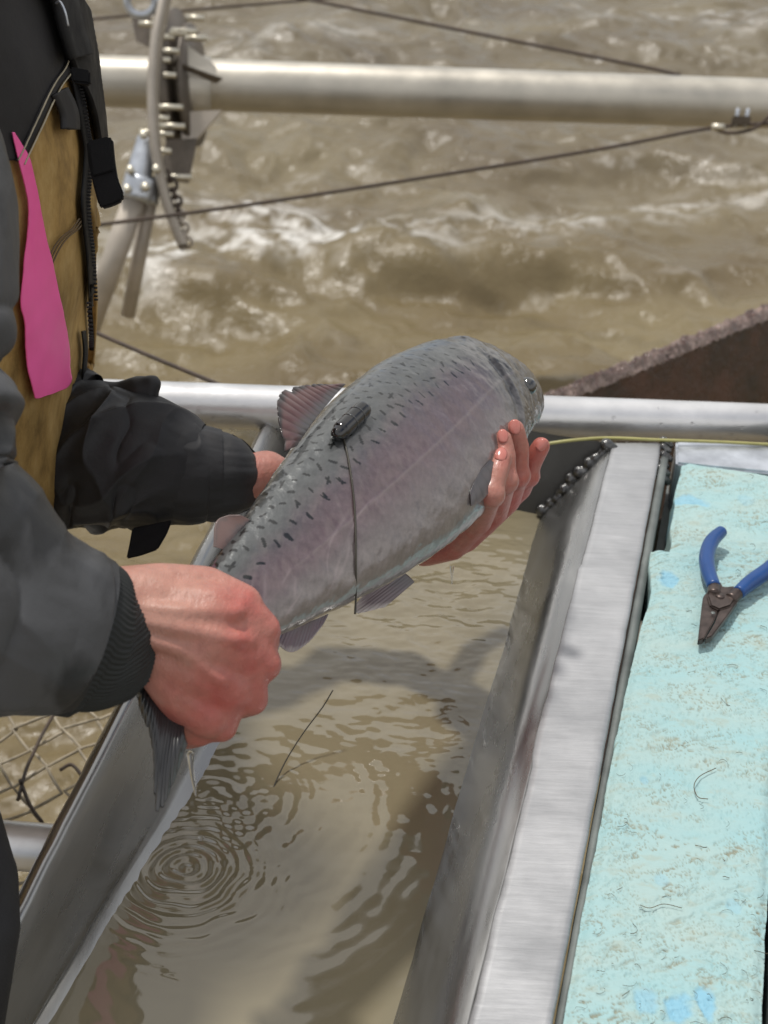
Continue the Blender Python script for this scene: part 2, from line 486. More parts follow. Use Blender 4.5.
put('end_wall', strip([(lEnd, aF - Vector((0, 0, .001))), (lEnd.lerp(wlEnd, .5), aF.lerp(wF, .5)), (wlEnd, wF), (wlEnd + Vector((0, 0, -.05)), wF + Vector((0, 0, -.05)))], 30, 'end_wall', .0006, 9), M_end_shade, trough)
fz = Vector((0, 0, -.05))
put('floor_plate', strip([(wlNear + fz, wlEnd + fz), (wNe + fz, wF + fz)], 2, 'floor_plate'), M_wall, trough)
put('end_wall', strip([(lNear, ext(aN)), (wlNear, wNe), (wlNear + fz, wNe + fz)], 12, 'end_wall'), M_wall, trough)
# weld bead in the far corner, and a shorter one behind the flange
def weld(a, b, n, r0, seed, name):
    bm = bmesh.new(); rr = random.Random(seed)
    for k in range(n):
        t = k / (n - 1); c = a.lerp(b, t) + Vector((rr.uniform(-1, 1), rr.uniform(-1, 1), rr.uniform(-1, 1))) * r0 * .22
        r = r0 * rr.uniform(.75, 1.15)
        capsule(bm, c - perp * r * .5 + Vector((0, 0, r * .3)), c + perp * r * .5 - Vector((0, 0, r * .3)), r * .62, r * .5, 10)
    return remeshed(bm, .0011, 1, name)
put('weld_bead', weld(aF.lerp(wF, .02) + Vector((0, -.006, -.002)), wF + Vector((0, -.005, .002)), 19, .0085, 5, 'weld_bead'), M_weld, trough)
put('weld_bead', weld(bF + perp * .006 + Vector((0, .004, -.001)), bF + perp * .007 - vp_dir * .04 + Vector((0, 0, -.012)), 6, .0065, 8, 'weld_bead'), M_weld, trough)
# rounded outer lip beside the flange (the strip between the bright flange and the foam)
o = put('outer_lip', strip([(ext(bN) + perp * .0008 + Vector((0, 0, -.007)), bF + perp * .0008 + Vector((0, 0, -.007))),
      (ext(bN) + perp * .002 + Vector((0, 0, -.0035)), bF + perp * .002 + Vector((0, 0, -.0035))),
      (ext(bN) + perp * .0078 + Vector((0, 0, -.0045)), bF + perp * .0078 + Vector((0, 0, -.0045))),
      (ext(bN) + perp * .0085 + Vector((0, 0, -.02)), bF + perp * .0085 + Vector((0, 0, -.02))),
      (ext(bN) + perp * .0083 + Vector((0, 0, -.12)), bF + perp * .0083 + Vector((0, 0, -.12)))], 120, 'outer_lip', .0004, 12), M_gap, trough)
# legs that carry the trough, down to the floats
for a, b in ((lNear, 0), (lEnd, 0), (ext(aN), 0), (aF, 0)):
    q = a + perp * (.03 if a in (lNear, lEnd) else -.03)
    put('leg', tube_mesh([q + Vector((0, 0, -.14)), Vector((q.x, q.y, .0))], .015, 10), M_alu_old, trough)

# water in the trough
def tray_water():
    nU, nV = 900, 420
    z0 = zW
    A, B, Cc, D = wlNear - perp * .02, wNe + perp * .012, wlEnd - perp * .02, wF + perp * .006
    u = np.linspace(0, 1, nU) ** .9; v = np.linspace(0, 1, nV)
    A_, B_, C_, D_ = [np.array(q) for q in (A, B, Cc, D)]
    L = A_ + (C_ - A_) * u[:, None]; Rr = B_ + (D_ - B_) * u[:, None]
    P = L[:, None] + (Rr - L)[:, None] * v[None, :, None]
    X, Y = P[..., 0], P[..., 1]
    z = np.zeros_like(X)
    # ring ripple from the drip off the near hand
    c = plane(186, 868, z0); r = np.hypot(X - c.x, Y - c.y)
    rw = r + .0045 * fbm(N2(X * 26, Y * 26), 2, seed=3)
    z += .00060 * np.cos(2 * np.pi * rw / .0088) * np.exp(-(rw / .050) ** 2) * smoothstep(0, .012, rw + .006)
    c2 = plane(210, 800, z0); r2 = np.hypot(X - c2.x, (Y - c2.y))
    z += .00018 * np.cos(2 * np.pi * r2 / .0105) * np.exp(-(r2 / .055) ** 2)
    # agitation below the fish, spreading out
    c3 = plane(430, 585, z0); r3 = np.hypot((X - c3.x), (Y - c3.y) * .75)
    ag = np.exp(-(r3 / .14) ** 2)
    wz = fbm(N2(X * 26, Y * 48, 0), 3, .42, seed=13)
    z += .0026 * ag * wz
    c4 = plane(260, 800, z0); r4 = np.hypot(X - c4.x, (Y - c4.y) * .8); ag2 = np.exp(-(r4 / .13) ** 2)
    z += .00014 * ag2 * np.sin(2 * np.pi * (r4 / .0125) + 2.5 * fbm(N2(X * 22, Y * 22), 2, seed=17))
    z += .0006 * ag2 * fbm(N2(X * 34, Y * 48, 2), 2, .4, seed=14)
    z += .0010 * fbm(N2(X * 7, Y * 10, 0), 2, .45, seed=15) + .00012 * fbm(N2(X * 24, Y * 34, 0), 2, .5, seed=16)
    P[..., 2] = z0 + z
    t = np.clip(.5 + .5 * fbm(N2(X * 9, Y * 7, 1), 3, .5, seed=19), 0, 1)[..., None]
    col = np.array([.165, .140, .086]) * (1 - t) + np.array([.225, .192, .122]) * t
    near = smoothstep(.78, .48, Y)[..., None]
    col = col * (1 - near) + np.array([.25, .218, .145]) * near
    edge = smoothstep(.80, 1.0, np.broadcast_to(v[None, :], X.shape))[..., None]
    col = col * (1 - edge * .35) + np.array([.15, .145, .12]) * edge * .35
    o = link('trough_water', grid_mesh(P, False, 'trough_water', col), M_tray)
    tag(o, kind='structure', label='murky tan water inside the metal trough')
tray_water()

# ------------------------------------------------------------------ foam boards
def mat_foam():
    mt, nt, b = new_mat('pale_blue_foam')
    a = nt.nodes.new('ShaderNodeAttribute'); a.attribute_name = 'Col'
    nt.links.new(a.outputs['Color'], b.inputs['Base Color'])
    b.inputs['Roughness'].default_value = .55; b.inputs['Specular IOR Level'].default_value = .35
    n = add_noise(nt, 260, 5, .7, vec_scale=(.6, 1.6, 1)); bump(nt, n.outputs['Fac'], .5, .0012, b)
    return mt
M_foam = mat_foam()
def foam_board(left, right_off, name, label, seed, zt, thick, nu, nv, back_round=.008, blues=()):
    """left: list of pixel points down the left edge from far to near; the top is a torn, uneven sheet"""
    Lw = [plane(x, y, zt) for x, y in left]
    Lw = crom([list(p) for p in Lw], nu)
    v = np.linspace(0, 1, nv)
    Rw = Lw + np.array(perp) * right_off
    P = Lw[:, None] + (Rw - Lw)[:, None] * v[None, :, None]
    X, Y = P[..., 0].copy(), P[..., 1].copy()
    n1 = fbm(N2(X * 14, Y * 32), 4, .55, seed=seed); n2 = fbm(N2(X * 60 + n1, Y * 190), 3, .6, seed=seed + 5)
    tear = 1 - np.abs(fbm(N2(X * 34 + n1 * 1.5, Y * 105 + n1 * 2.5), 3, .6, seed=seed + 9))
    dz = .0010 * n1 + .0005 * n2 - .0011 * smoothstep(.90, 1.0, tear)
    k = 8
    e = np.ones_like(X)
    dv = v[None, :] * right_off; e = np.minimum(dv, right_off - dv)
    dz -= back_round * .5 * np.exp(-(e / .004) ** 2)
    s = np.linspace(0, 1, nu)[:, None] * np.linalg.norm(Lw[-1] - Lw[0])
    dz -= back_round * np.exp(-(s / .006) ** 2)
    P[..., 2] = zt + dz
    P[..., :2] += (.0004 * fbm(N2(X * 60, Y * 60), 3, seed=seed + 2))[..., None] * np.array([1, .3])
    # rough broken side
    base = np.array([.30, .49, .51]); gr = np.array([.36, .49, .475]); br = np.array([.22, .18, .10])
    t = np.clip(.5 + .6 * n1, 0, 1)[..., None]
    col = base * (1 - t) + gr * t
    m_ = smoothstep(.90, .985, tear) * smoothstep(-.15, .5, fbm(N2(X * 20, Y * 30), 2, seed=seed + 31))
    col = col * (1 - .75 * m_[..., None]) + br * .75 * m_[..., None]
    tear2 = 1 - np.abs(fbm(N2(X * 75 + n1 * 2.5, Y * 190 + n1 * 3), 3, .6, seed=seed + 70))
    m2 = smoothstep(.93, .985, tear2) * smoothstep(-.35, .25, fbm(N2(X * 30, Y * 40), 2, seed=seed + 71)); P[..., 2] -= .0004 * m2
    col = col * (1 - .55 * m2[..., None]) + np.array([.20, .20, .13]) * .55 * m2[..., None]
    dirt = smoothstep(.25, .9, fbm(N2(X * 45, Y * 100), 4, .7, seed=seed + 40)) * .26
    col = col * (1 - dirt[..., None]) + np.array([.34, .31, .20]) * dirt[..., None]
    for bx, by, rx, ry, a in blues:
        c = plane(bx, by, zt); q = np.hypot((X - c.x) / rx, (Y - c.y) / ry) + .45 * fbm(N2(X * 70, Y * 60), 3, seed=seed + 50)
        mb = smoothstep(1.0, .55, q) * a
        col = col * (1 - mb[..., None]) + np.array([.22, .46, .60]) * mb[..., None]
        P[..., 2] -= .0015 * mb
    # close the slab: edge rows going down
    P2 = P
    down = lambda row, dzv, shift: np.concatenate([row[..., :2] + shift, np.full(row[..., :1].shape, zt - dzv)], -1)
    def side(col_, k, sgn):
        nn = fbm(np.concatenate([col_[:, :2] * 70, np.full((len(col_), 1), k * 1.7)], 1), 3, seed=seed + 60)[:, None]
        return down(col_, thick * k / 5, sgn * np.array(perp)[:2] * (.0011 * nn - .001 * (k > 2)))
    colsL = [side(P[:, 0], k, 1) for k in (5, 4, 3, 2, 1)]
    colsR = [side(P[:, -1], k, -1) for k in (1, 2, 3, 4, 5)]
    P3 = np.concatenate([np.stack(colsL, 1), P, np.stack(colsR, 1)], 1)
    C3 = np.concatenate([np.repeat(col[:, :1] * .9, 5, 1), col, np.repeat(col[:, -1:] * .9, 5, 1)], 1)
    f = [P3[:1].copy() for _ in range(4)]
    for q, dd in zip(f, (thick, thick * .66, thick * .33, .004)):
        q[..., 2] = np.minimum(zt - dd, q[..., 2]); 
    P4 = np.concatenate(f + [P3], 0); C4 = np.concatenate([np.repeat(C3[:1] * .9, 4, 0), C3], 0)
    g = P4[-1:].copy(); g[..., 2] = zt - thick
    P4 = np.concatenate([P4, g], 0); C4 = np.concatenate([C4, C4[-1:]], 0)
    o = link(name, grid_mesh(P4, False, name, C4), M_foam)
    tag(o, label, 'foam board', 'pale blue foam boards beside the trough')
    return o
zB = zF + .004
nearL = [(652, 545), (650, 562), (652, 590), (643, 620), (633, 660), (623, 705), (610, 770), (598, 838), (586, 895), (575, 955), (563, 1024), (545, 1130), (520, 1280)]
farL = [(683, 458), (681, 470), (676, 488), (675, 505), (671, 525), (672, 540), (668, 556)]
foam_near = foam_board(nearL, .1035, 'foam_board', 'long pale blue foam board with torn surface under the pliers', 100, zB, .045, 620, 150, .006,
    ((668, 578, .010, .012, .8), (680, 1008, .012, .012, .9), (650, 1000, .008, .010, .6), (705, 1000, .006, .012, .9), (662, 880, .006, .006, .3), (645, 780, .004, .006, .4), (735, 905, .006, .006, .3)))
foam_far = foam_board(farL, .16, 'foam_board', 'shorter pale blue foam board against the rail, beyond the pliers', 200, zB - .004, .045, 150, 190, .006,
    ((690, 500, .018, .010, .7), (745, 500, .01, .01, .25)))
# fibres and hairs lying on the foam
def fibres():
    bm = bmesh.new(); rr = random.Random(4)
    for k in range(130):
        x, y = rr.uniform(560, 768), rr.uniform(470, 1024)
        edge = 662 - (y - 560) * .215 if y > 545 else 684
        if x < edge + 6: continue
        p = plane(x, y, zB + .0022); a = rr.gauss(0, .6); L = rr.uniform(.002, .009); cv = rr.uniform(-3, 3)
        pts_ = []
        for i in range(6):
            pts_.append(p + Vector((math.cos(a) * L * i / 5, math.sin(a) * L * i / 5, -.0009 + .0006 * math.sin(i)))); a += cv / 6
        r = rr.uniform(.00010, .00026); prev = None
        for q in pts_:
            ring = [bm.verts.new(q + Vector((0, r * math.cos(t), r * math.sin(t)))) for t in (0, 2.1, 4.2)]
            if prev:
                for i in range(3): bm.faces.new((prev[i], prev[(i + 1) % 3], ring[(i + 1) % 3], ring[i]))
            prev = ring
    me = bpy.data.meshes.new('fibres'); bm.to_mesh(me); bm.free()
    o = link('plant_fibres', me, M_twig); tag(o, 'brown plant fibres and hairs scattered over the pale foam', 'debris', kind='stuff')
fibres()
# curled root and loose twig clearly visible
for i, (pp, r, lab) in enumerate(((((716, 768), (700, 776), (694, 786), (698, 797), (708, 799)), .00028, 'small curled root hook lying on the foam, middle of the near board'),
                         (((640, 905), (650, 908), (664, 904), (682, 908)), .00022, 'thin straight stem lying on the foam near its left edge'))):
    o = link('root_fibre', tube_mesh([plane(x, y, zB + .0028) for x, y in pp], r, 5, 16), M_twig); tag(o, lab, 'root fibre')

# frame beside and behind the foam
frame = empty('side_rail', 'grey aluminium rail running behind and beside the blue foam boards', 'rail', (.3, .9, zF - .1))
r0 = bF + perp * .012; 
bx = prism_mesh([plane(676, 440, zF - .002), plane(800, 447, zF - .002), plane(800, 475, zF - .002), plane(676, 463, zF - .002)], Vector((0, 0, -.05)), 'cross_bar', .002)
put('cross_bar', bx, M_galv, frame, False)
rr0 = plane(764, 1024, zB); rdir = vp_dir
a = rr0 - rdir * .35 + perp * .004; 
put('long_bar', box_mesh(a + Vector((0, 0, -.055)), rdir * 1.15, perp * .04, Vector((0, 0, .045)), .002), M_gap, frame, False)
aa = ext(bN) + perp * .0105
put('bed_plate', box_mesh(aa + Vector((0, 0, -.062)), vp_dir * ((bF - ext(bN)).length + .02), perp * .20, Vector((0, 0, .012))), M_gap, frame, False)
for a in (aa, aa + perp * .17, aa + vp_dir * .95, aa + vp_dir * .95 + perp * .17):
    q = a + perp * .01 + vp_dir * .01
    put('leg', tube_mesh([q + Vector((0, 0, -.062)), Vector((q.x, q.y, 0))], .014, 10), M_alu_old, frame)

# ------------------------------------------------------------------ pliers
def pliers():
    zP = zB + .0045
    root = empty('pliers', 'needle nose pliers with blue grips lying open on the foam', 'pliers', plane(735, 600, zP))
    def P(x, y, dz=0): return plane(x, y, zP + dz)
    def blade(pts_, z0, h, name, mat_, bev=.0007):
        me = prism_mesh([P(x, y, z0) for x, y in pts_], Vector((0, 0, h)), name, bev); return put(name, me, mat_, root, False)
    # jaws taper to the tip; joint plate; cutter hole
    blade([(697, 646), (702, 602), (705, 598), (718, 600), (722, 606), (712, 628), (703, 644)], 0, .0052, 'jaw', M_psteel)
    blade([(704, 645), (714, 628), (720, 610), (722, 602), (735, 598), (737, 606), (726, 622), (711, 642)], .0002, .0056, 'jaw', M_psteel)
    blade([(706, 602), (708, 588), (719, 587), (722, 593), (733, 592), (738, 600), (730, 612), (718, 616), (709, 612)], .0012, .0062, 'joint', M_psteel, .0012)
    c = P(720, 596, .0075)
    put('rivet', tube_mesh([c - Vector((0, 0, .001)), c + Vector((0, 0, .0008))], .0034, 14), M_psteel, root)
    c = P(713, 613, .0073)
    put('cutter_notch', tube_mesh([c, c + Vector((0, 0, .0004))], [.0018, .0016], 8), M_gap, root)
    # handles: steel tang then vinyl grip
    put('tang', tube_mesh([P(714, 596, .0045), P(714, 585, .005)], [.0055, .0048], 12, 6), M_psteel, root)
    put('tang', tube_mesh([P(730, 600, .0045), P(739, 592, .005)], [.0052, .0048], 12, 6), M_psteel, root)
    g = [(714, 587, .0052), (708, 570, .0060), (707, 555, .0062), (712, 541, .0060), (722, 531, .0054)]
    put('grip', tube_mesh([P(x, y, .006) for x, y, r in g], [r for x, y, r in g][:-1] + [.0050], 16, 40), M_pgrip, root)
    g = [(738, 593, .0052), (751, 582, .0062), (768, 570, .0064), (786, 554, .0062), (800, 538, .0052)]
    put('grip', tube_mesh([P(x, y, .006) for x, y, r in g], [r for x, y, r in g][:-1] + [.0048], 16, 40), M_pgrip, root)
    for o in root.children:
        if o.name.startswith('grip'):
            o.modifiers.new('s', 'SUBSURF').render_levels = 1
pliers()

# ------------------------------------------------------------------ near rail tube and hose
t0, t1 = pt(95, 404, 1.30), pt(860, 432, 1.47)
def tube_thing(name, label, cat, a, b, r, mat_, seg=40, group=None):
    o = link(name, tube_mesh([a, b], r, seg, 60), mat_); tag(o, label, cat, group); return o
tube_thing('rail_tube', 'bright wet aluminium tube crossing behind the salmon', 'rail', pt(95, 402, 1.30), pt(860, 428, 1.46), .0205, M_alu_tube)
tube_thing('rail_tube', 'short aluminium tube end at lower left beside the netting', 'rail', pt(-160, 832, 1.0), pt(95, 852, 1.0), .0165, M_alu_tube)
# drops clinging under the near tube
def drops():
    bm = bmesh.new(); rr = random.Random(9)
    A, B = pt(95, 402, 1.30), pt(860, 428, 1.46); ax = (B - A).normalized(); u1 = ax.cross(Fw).normalized(); toC = -(Fw - ax * Fw.dot(ax)).normalized()
    for k in range(150):
        x = rr.uniform(.06, .98); c = A.lerp(B, x); an = rr.gauss(-.75, .35) if rr.random() < .8 else rr.uniform(-1.2, 1.0)
        dn = Vector((0, 0, 1)); dn = (dn - ax * dn.dot(ax)).normalized()
        n = dn * math.sin(an) + toC * math.cos(an); r = rr.uniform(.0006, .0019)
        bmesh.ops.create_icosphere(bm, subdivisions=2, radius=r, matrix=Matrix.Translation(c + n.normalized() * .0204))
    me = bpy.data.meshes.new('drops'); bm.to_mesh(me); bm.free()
    mt, nt, b = new_mat('clear_drop'); b.inputs['Base Color'].default_value = (.9, .9, .9, 1); b.inputs['Roughness'].default_value = .02
    b.inputs['Transmission Weight'].default_value = 1; b.inputs['IOR'].default_value = 1.33
    o = link('water_drops', me, mt); tag(o, 'clear water drops clinging to the near aluminium tube', 'water drops', kind='stuff')
    return mt
M_drop = drops()
hs = [(545, 444, 1.325), (575, 440, 1.325), (610, 438, 1.33), (660, 440, 1.33), (720, 442, 1.335), (800, 446, 1.34)]
o = link('hose', tube_mesh([pt(*q) for q in hs], .0015, 10, 40), M_yellow); tag(o, 'thin yellow green hose along the underside of the near tube', 'hose')

# ------------------------------------------------------------------ far wheel axle pipe and hub
axle = empty('axle_pipe', 'large weathered aluminium pipe crossing the river with bolted hub', 'pipe', pt(180, 85, 3.0))
A, B = pt(-60, 76, 3.0), pt(860, 107, 3.2)
put('pipe', tube_mesh([A, B], .052, 48, 60), M_alu_old, axle)
ax = (B - A).normalized()
hub_c = pt(176, 86, 3.0)
side_v = ax.cross(Vector((0, 0, 1))).normalized()
def disc(c, nrm, r, th, seg=48, r_in=0.0):
    nrm = nrm.normalized(); u = nrm.orthogonal().normalized(); v = nrm.cross(u); bm = bmesh.new()
    rings = []
    prof = [(r_in, 0), (r, 0), (r, th), (r_in, th)] if r_in > 0 else [(1e-4, 0), (r, 0), (r, th), (1e-4, th)]
    for q, h in prof: rings.append([list(c + nrm * h + u * q * math.cos(2 * math.pi * k / seg) + v * q * math.sin(2 * math.pi * k / seg)) for k in range(seg)])
    rings.append(rings[0]); return grid_mesh(np.array(rings), True, 'disc')
nrm = (ax + Fw * -.22).normalized()
put('hub_plate', disc(hub_c, nrm, .150, .012), M_dark_steel, axle, False)
put('hub_plate', disc(hub_c + nrm * .030, nrm, .120, .010), M_dark_steel, axle, False)
put('collar', tube_mesh([hub_c - ax * .02, hub_c + ax * .07], [.060, .060], 40), M_alu_old, axle)
# curved rim standing in front of the hub
rim = [(168, -30, 2.78), (160, 10, 2.76), (153, 50, 2.75), (151, 95, 2.75), (153, 140, 2.76), (160, 180, 2.78), (170, 215, 2.80), (182, 245, 2.82)]
rp = crom([list(pt(*q)) for q in rim], 60)
P = []
for i in range(60):
    t = rp[min(i + 1, 59)] - rp[max(i - 1, 0)]; t /= np.linalg.norm(t); s_ = np.cross(t, np.array(Fw)); s_ /= np.linalg.norm(s_)
    f = np.array(Fw); w_ = .0068 + .00003 * i
    P.append([rp[i] - s_ * w_ - f * .0, rp[i] - s_ * w_ * .3 - f * .006, rp[i] + s_ * w_ * .6 - f * .004, rp[i] + s_ * w_, rp[i] + s_ * w_ + f * .05, rp[i] - s_ * w_ + f * .05])
put('rim_band', grid_mesh(np.array(P), True, 'rim_band'), M_hose, axle)
for (x, y, l) in ((148, 24, 10), (163, 37, 12), (170, 51, 10), (163, 60, 8), (195, 18, 10), (184, 31, 14), (196, 38, 12), (178, 33, 9), (165, 75, 12), (168, 107, 16), (172, 126, 14), (164, 134, 10), (163, 151, 9), (177, 177, 16), (147, 132, 8), (160, 118, 10)):
    c = pt(x, y, 2.86); put('bolt', tube_mesh([c - ax * l * .0018, c + ax * l * .0018], .0062, 6), M_bolt, axle, False)
# triangular gussets
put('gusset', prism_mesh([pt(168, 60, 2.93), pt(186, 44, 2.93), (pt(216, 66, 2.95)), pt(216, 82, 2.95), pt(168, 68, 2.93)], Fw * .012, 'gusset'), M_alu_old, axle, False)
put('gusset', prism_mesh([pt(166, 62, 2.88), pt(172, 60, 2.88), pt(222, 78, 2.92), pt(216, 82, 2.93)], Fw * .010, 'gusset'), M_dark_steel, axle, False)
put('gusset', prism_mesh([pt(180, 112, 2.95), pt(222, 110, 2.96), pt(196, 140, 2.96), pt(182, 146, 2.95)], Fw * .012, 'gusset'), M_leg, axle, False)
put('gusset', prism_mesh([pt(166, 140, 2.92), pt(197, 138, 2.92), pt(188, 182, 2.92), pt(160, 178, 2.92)], Fw * .012, 'gusset'), M_dark_steel, axle, False)
# spokes / legs below, held by galvanised clamp
stand = empty('strut_clamp', 'galvanised clamp holding two pale struts that enter the whitewater', 'strut', pt(140, 190, 2.8))
put('clamp_sleeve', tube_mesh([pt(148, 138, 2.80), pt(137, 182, 2.80)], [.020, .026], 20, 8), M_galv, stand)
put('clamp_collar', tube_mesh([pt(141, 178, 2.79), pt(135, 200, 2.79)], .030, 20, 6), M_galv, stand)
put('clamp_collar', tube_mesh([pt(152, 178, 2.82), pt(149, 204, 2.82)], .018, 16, 6), M_galv, stand)
put('strut', tube_mesh([pt(136, 196, 2.80), pt(88, 330, 2.9)], .0225, 20), M_leg, stand)
put('strut', tube_mesh([pt(150, 200, 2.83), pt(128, 315, 2.95)], .0145, 16), M_leg, stand)
for x, y in ((144, 136), (157, 170), (131, 171), (128, 190), (146, 188)):
    c = pt(x, y, 2.765); put('bolt', tube_mesh([c, c - Fw * .014], .008, 6), M_bolt, stand, False)
sh = empty('shackle', 'grey ring shackle at the very top beside the hub', 'shackle', pt(141, 2, 2.9))
ring = [pt(141 + 14 * math.cos(t), 2 + 13 * math.sin(t), 2.88 + .01 * math.sin(t)) for t in np.linspace(0, 2 * math.pi, 25)]
put('ring', tube_mesh(ring, .0075, 10, None, 'ring', False), M_galv, sh)
put('plate', prism_mesh([pt(131, 14, 2.93), pt(150, 12, 2.93), pt(148, 46, 2.93), pt(136, 40, 2.93)], Fw * .012, 'plate'), M_dark_steel, sh, False)
# chain hanging from the hub into the water
ch = empty('chain', 'short rusty chain hanging below the hub into the water', 'chain', pt(178, 200, 2.85))
cp = crom([[168, 172, 2.84], [176, 200, 2.84], [182, 222, 2.86], [188, 246, 2.88]], 11)
for k in range(10):
    a, b = pt(*cp[k]), pt(*cp[k + 1]); t = (b - a); t_ = t.normalized(); u = (Rv if k % 2 else Fw); u = (u - t_ * u.dot(t_)).normalized(); c = (a + b) / 2
    lk = [c + t_ * (t.length * .68 * math.cos(q)) + u * (.010 * math.sin(q)) for q in np.linspace(0, 2 * math.pi, 17)]
    put('link', tube_mesh(lk, .0036, 6, None, 'link', False), M_cable if k < 5 else M_leg, ch)

# cables
def cable(name, label, pts_, r, n=40):
    o = link(name, tube_mesh([pt(*q) for q in pts_], r, 8, n), M_cable); tag(o, label, 'cable', 'taut rusty cables over the river'); return o
cable('cable', 'cable at the top left running up to the frame edge', [(60, 22, 3.9), (190, 10, 3.9), (318, -1, 3.95), (420, -12, 4.0)], .0040)
cable('cable', 'cable sloping down to the right above the big pipe', [(296, -3, 3.9), (400, 18, 3.75), (520, 42, 3.6), (640, 66, 3.45), (680, 75, 3.4)], .0046)
cable('cable', 'cable rising from the strut to the clamp below the big pipe', [(90, 226, 2.7), (260, 203, 2.75), (440, 175, 2.8), (600, 149, 2.85), (712, 128, 2.9), (790, 122, 2.95)], .0038)
cable('cable', 'short dark cable sloping down to the near tube on the left', [(70, 320, 1.75), (97, 333, 1.72), (150, 356, 1.65), (215, 383, 1.55), (240, 395, 1.5)], .0024)
cl = empty('cable_clamp', 'small wire rope clamp on the cable under the big pipe', 'clamp', pt(740, 122, 2.87))
c = pt(741, 121, 2.86)
put('saddle', box_mesh(c - ax * .018 - Vector((0, 0, .008)) - Fw * .008, ax * .036, Fw * .016, Vector((0, 0, .016)), .002), M_dark_steel, cl, False)
for dx in (-.010, .010):
    q = c + ax * dx; put('u_bolt', tube_mesh([q + Vector((0, 0, .024)) , q - Vector((0, 0, .012))], .0035, 8), M_galv, cl)
c = pt(718, 127, 2.86); put('ferrule', tube_mesh([c - ax * .012, c + ax * .012], .0065, 10), M_bolt, cl)
put('loop', tube_mesh([pt(712, 128, 2.88), pt(730, 133, 2.88), pt(755, 128, 2.87), pt(775, 112, 2.86), pt(800, 100, 2.86)], .0036, 8, 30), M_cable, cl)

# ------------------------------------------------------------------ rust red plate at the right
def rust_plate():
    mt, nt, b = new_mat('wet_rust_paint')
    n = add_noise(nt, 14, 5, .65)
    r = ramp(nt, n.outputs['Fac'], [(.35, (.022, .013, .010)), (.7, (.085, .038, .024))]); nt.links.new(r.outputs['Color'], b.inputs['Base Color'])
    rr_ = ramp(nt, n.outputs['Fac'], [(.3, .10), (.7, .4)]); nt.links.new(rr_.outputs['Color'], b.inputs['Roughness'])
    n2 = add_noise(nt, 60, 5, .7); bump(nt, n2.outputs['Fac'], .8, .004, b)
    root = empty('float_hull', 'dark rust red float with a wet glittering edge at right', 'float', pt(700, 380, 1.9))
    a, b_ = pt(538, 399, 1.80), pt(860, 268, 2.25)
    n_ = 700; run = (b_ - a); P = []
    nl = fbm(np.stack([np.linspace(0, 22, n_), np.zeros(n_), np.zeros(n_)], -1), 4, .6, seed=3)
    inn = Vector((run.y, -run.x, 0)).normalized()      # to the camera side
    for i in range(n_):
        t = i / (n_ - 1); c = a.lerp(b_, t); wdt = .004 + .008 * t
        z = Vector((0, 0, .004 * float(nl[i])))
        P.append([list(c - inn * .004 - Vector((0, 0, .05))), list(c + z), list(c + inn * wdt * .5 + z * .4 + Vector((0, 0, .002))), list(c + inn * wdt + z), list(c + inn * (wdt + .006) - Vector((0, 0, .012)))])
    put('wet_edge', grid_mesh(np.stack([crom(r_, 14) for r_ in P]) + .0028 * fbm(np.stack([crom(r_, 14) for r_ in P]) * 120, 4, .8, seed=8)[..., None] * np.array([0, 0, 1]), False, 'wet_edge'), None, root).data.materials.append(wet_mat())
    P = []
    for i in range(60):
        t = i / 59; c = a.lerp(b_, t) + inn * (.006 + .008 * t)
        P.append([list(c - Vector((0, 0, .006))), list(c + inn * .02 - Vector((0, 0, .12))), list(c + inn * .05 - Vector((0, 0, .30))), list(c + inn * .25 - Vector((0, 0, .55))), list(c + inn * .7 - Vector((0, 0, .60)))])
    put('hull_side', grid_mesh(np.stack([crom(r_, 24) for r_ in P]), False, 'hull_side'), mt, root)
def wet_mat():
    mt, nt, b = new_mat('wet_glittering_edge')
    n = add_noise(nt, 45, 5, .7)
    r = ramp(nt, n.outputs['Fac'], [(.42, (.085, .038, .026)), (.66, (.34, .24, .20))]); nt.links.new(r.outputs['Color'], b.inputs['Base Color'])
    b.inputs['Roughness'].default_value = .08; b.inputs['Coat Weight'].default_value = 1; b.inputs['Coat Roughness'].default_value = .03
    n2 = add_noise(nt, 130, 4, .7); bump(nt, n2.outputs['Fac'], 1.0, .004, b)
    return mt
rust_plate()

# ------------------------------------------------------------------ netting under the person, lower left
def netting():
    zN = zF - .33
    root = empty('netting', 'brown diamond mesh netting stretched above the water at lower left', 'netting', plane(70, 770, zN))
    c0 = plane(60, 770, zN); cell_x, cell_y = .025, .046
    ang = math.radians(-8)
    ux = Vector((math.cos(ang), math.sin(ang), 0)); uy = Vector((-math.sin(ang), math.cos(ang), 0))
    rr = random.Random(2)
    for k in range(-8, 9):
        pts_ = []
        for i in range(-12, 13):
            s = .5 if ((i + k) % 2) else -.5
            q = c0 + ux * (k * cell_x + s * cell_x * .97) + uy * (i * cell_y * .5) + Vector((rr.gauss(0, .0018), rr.gauss(0, .0022), rr.gauss(0, .003) + .01 * math.sin(i * .6 + k * .4)))
            pts_.append(q)
        put('strand', tube_mesh(pts_, .0017, 6, 49), M_net, root)
    for pp in (((18, 800), (26, 770), (34, 752), (42, 735), (55, 712)), ((20, 780), (30, 805), (42, 822)), ((60, 770), (72, 765), (85, 780))):
        o = link('twig', tube_mesh([plane(x, y, zN + .012) for x, y in pp], .0018, 6, 20), M_cable)
        setparent(o, root)
netting()
def deck():
    me = box_mesh((-1.9, -.4, -.02), (1.33, 0, 0), (0, 1.9, 0), (0, 0, .07), .004)
    o = link('deck', me, M_deck, None, False); tag(o, kind='structure', label='metal deck the worker stands on')
deck()

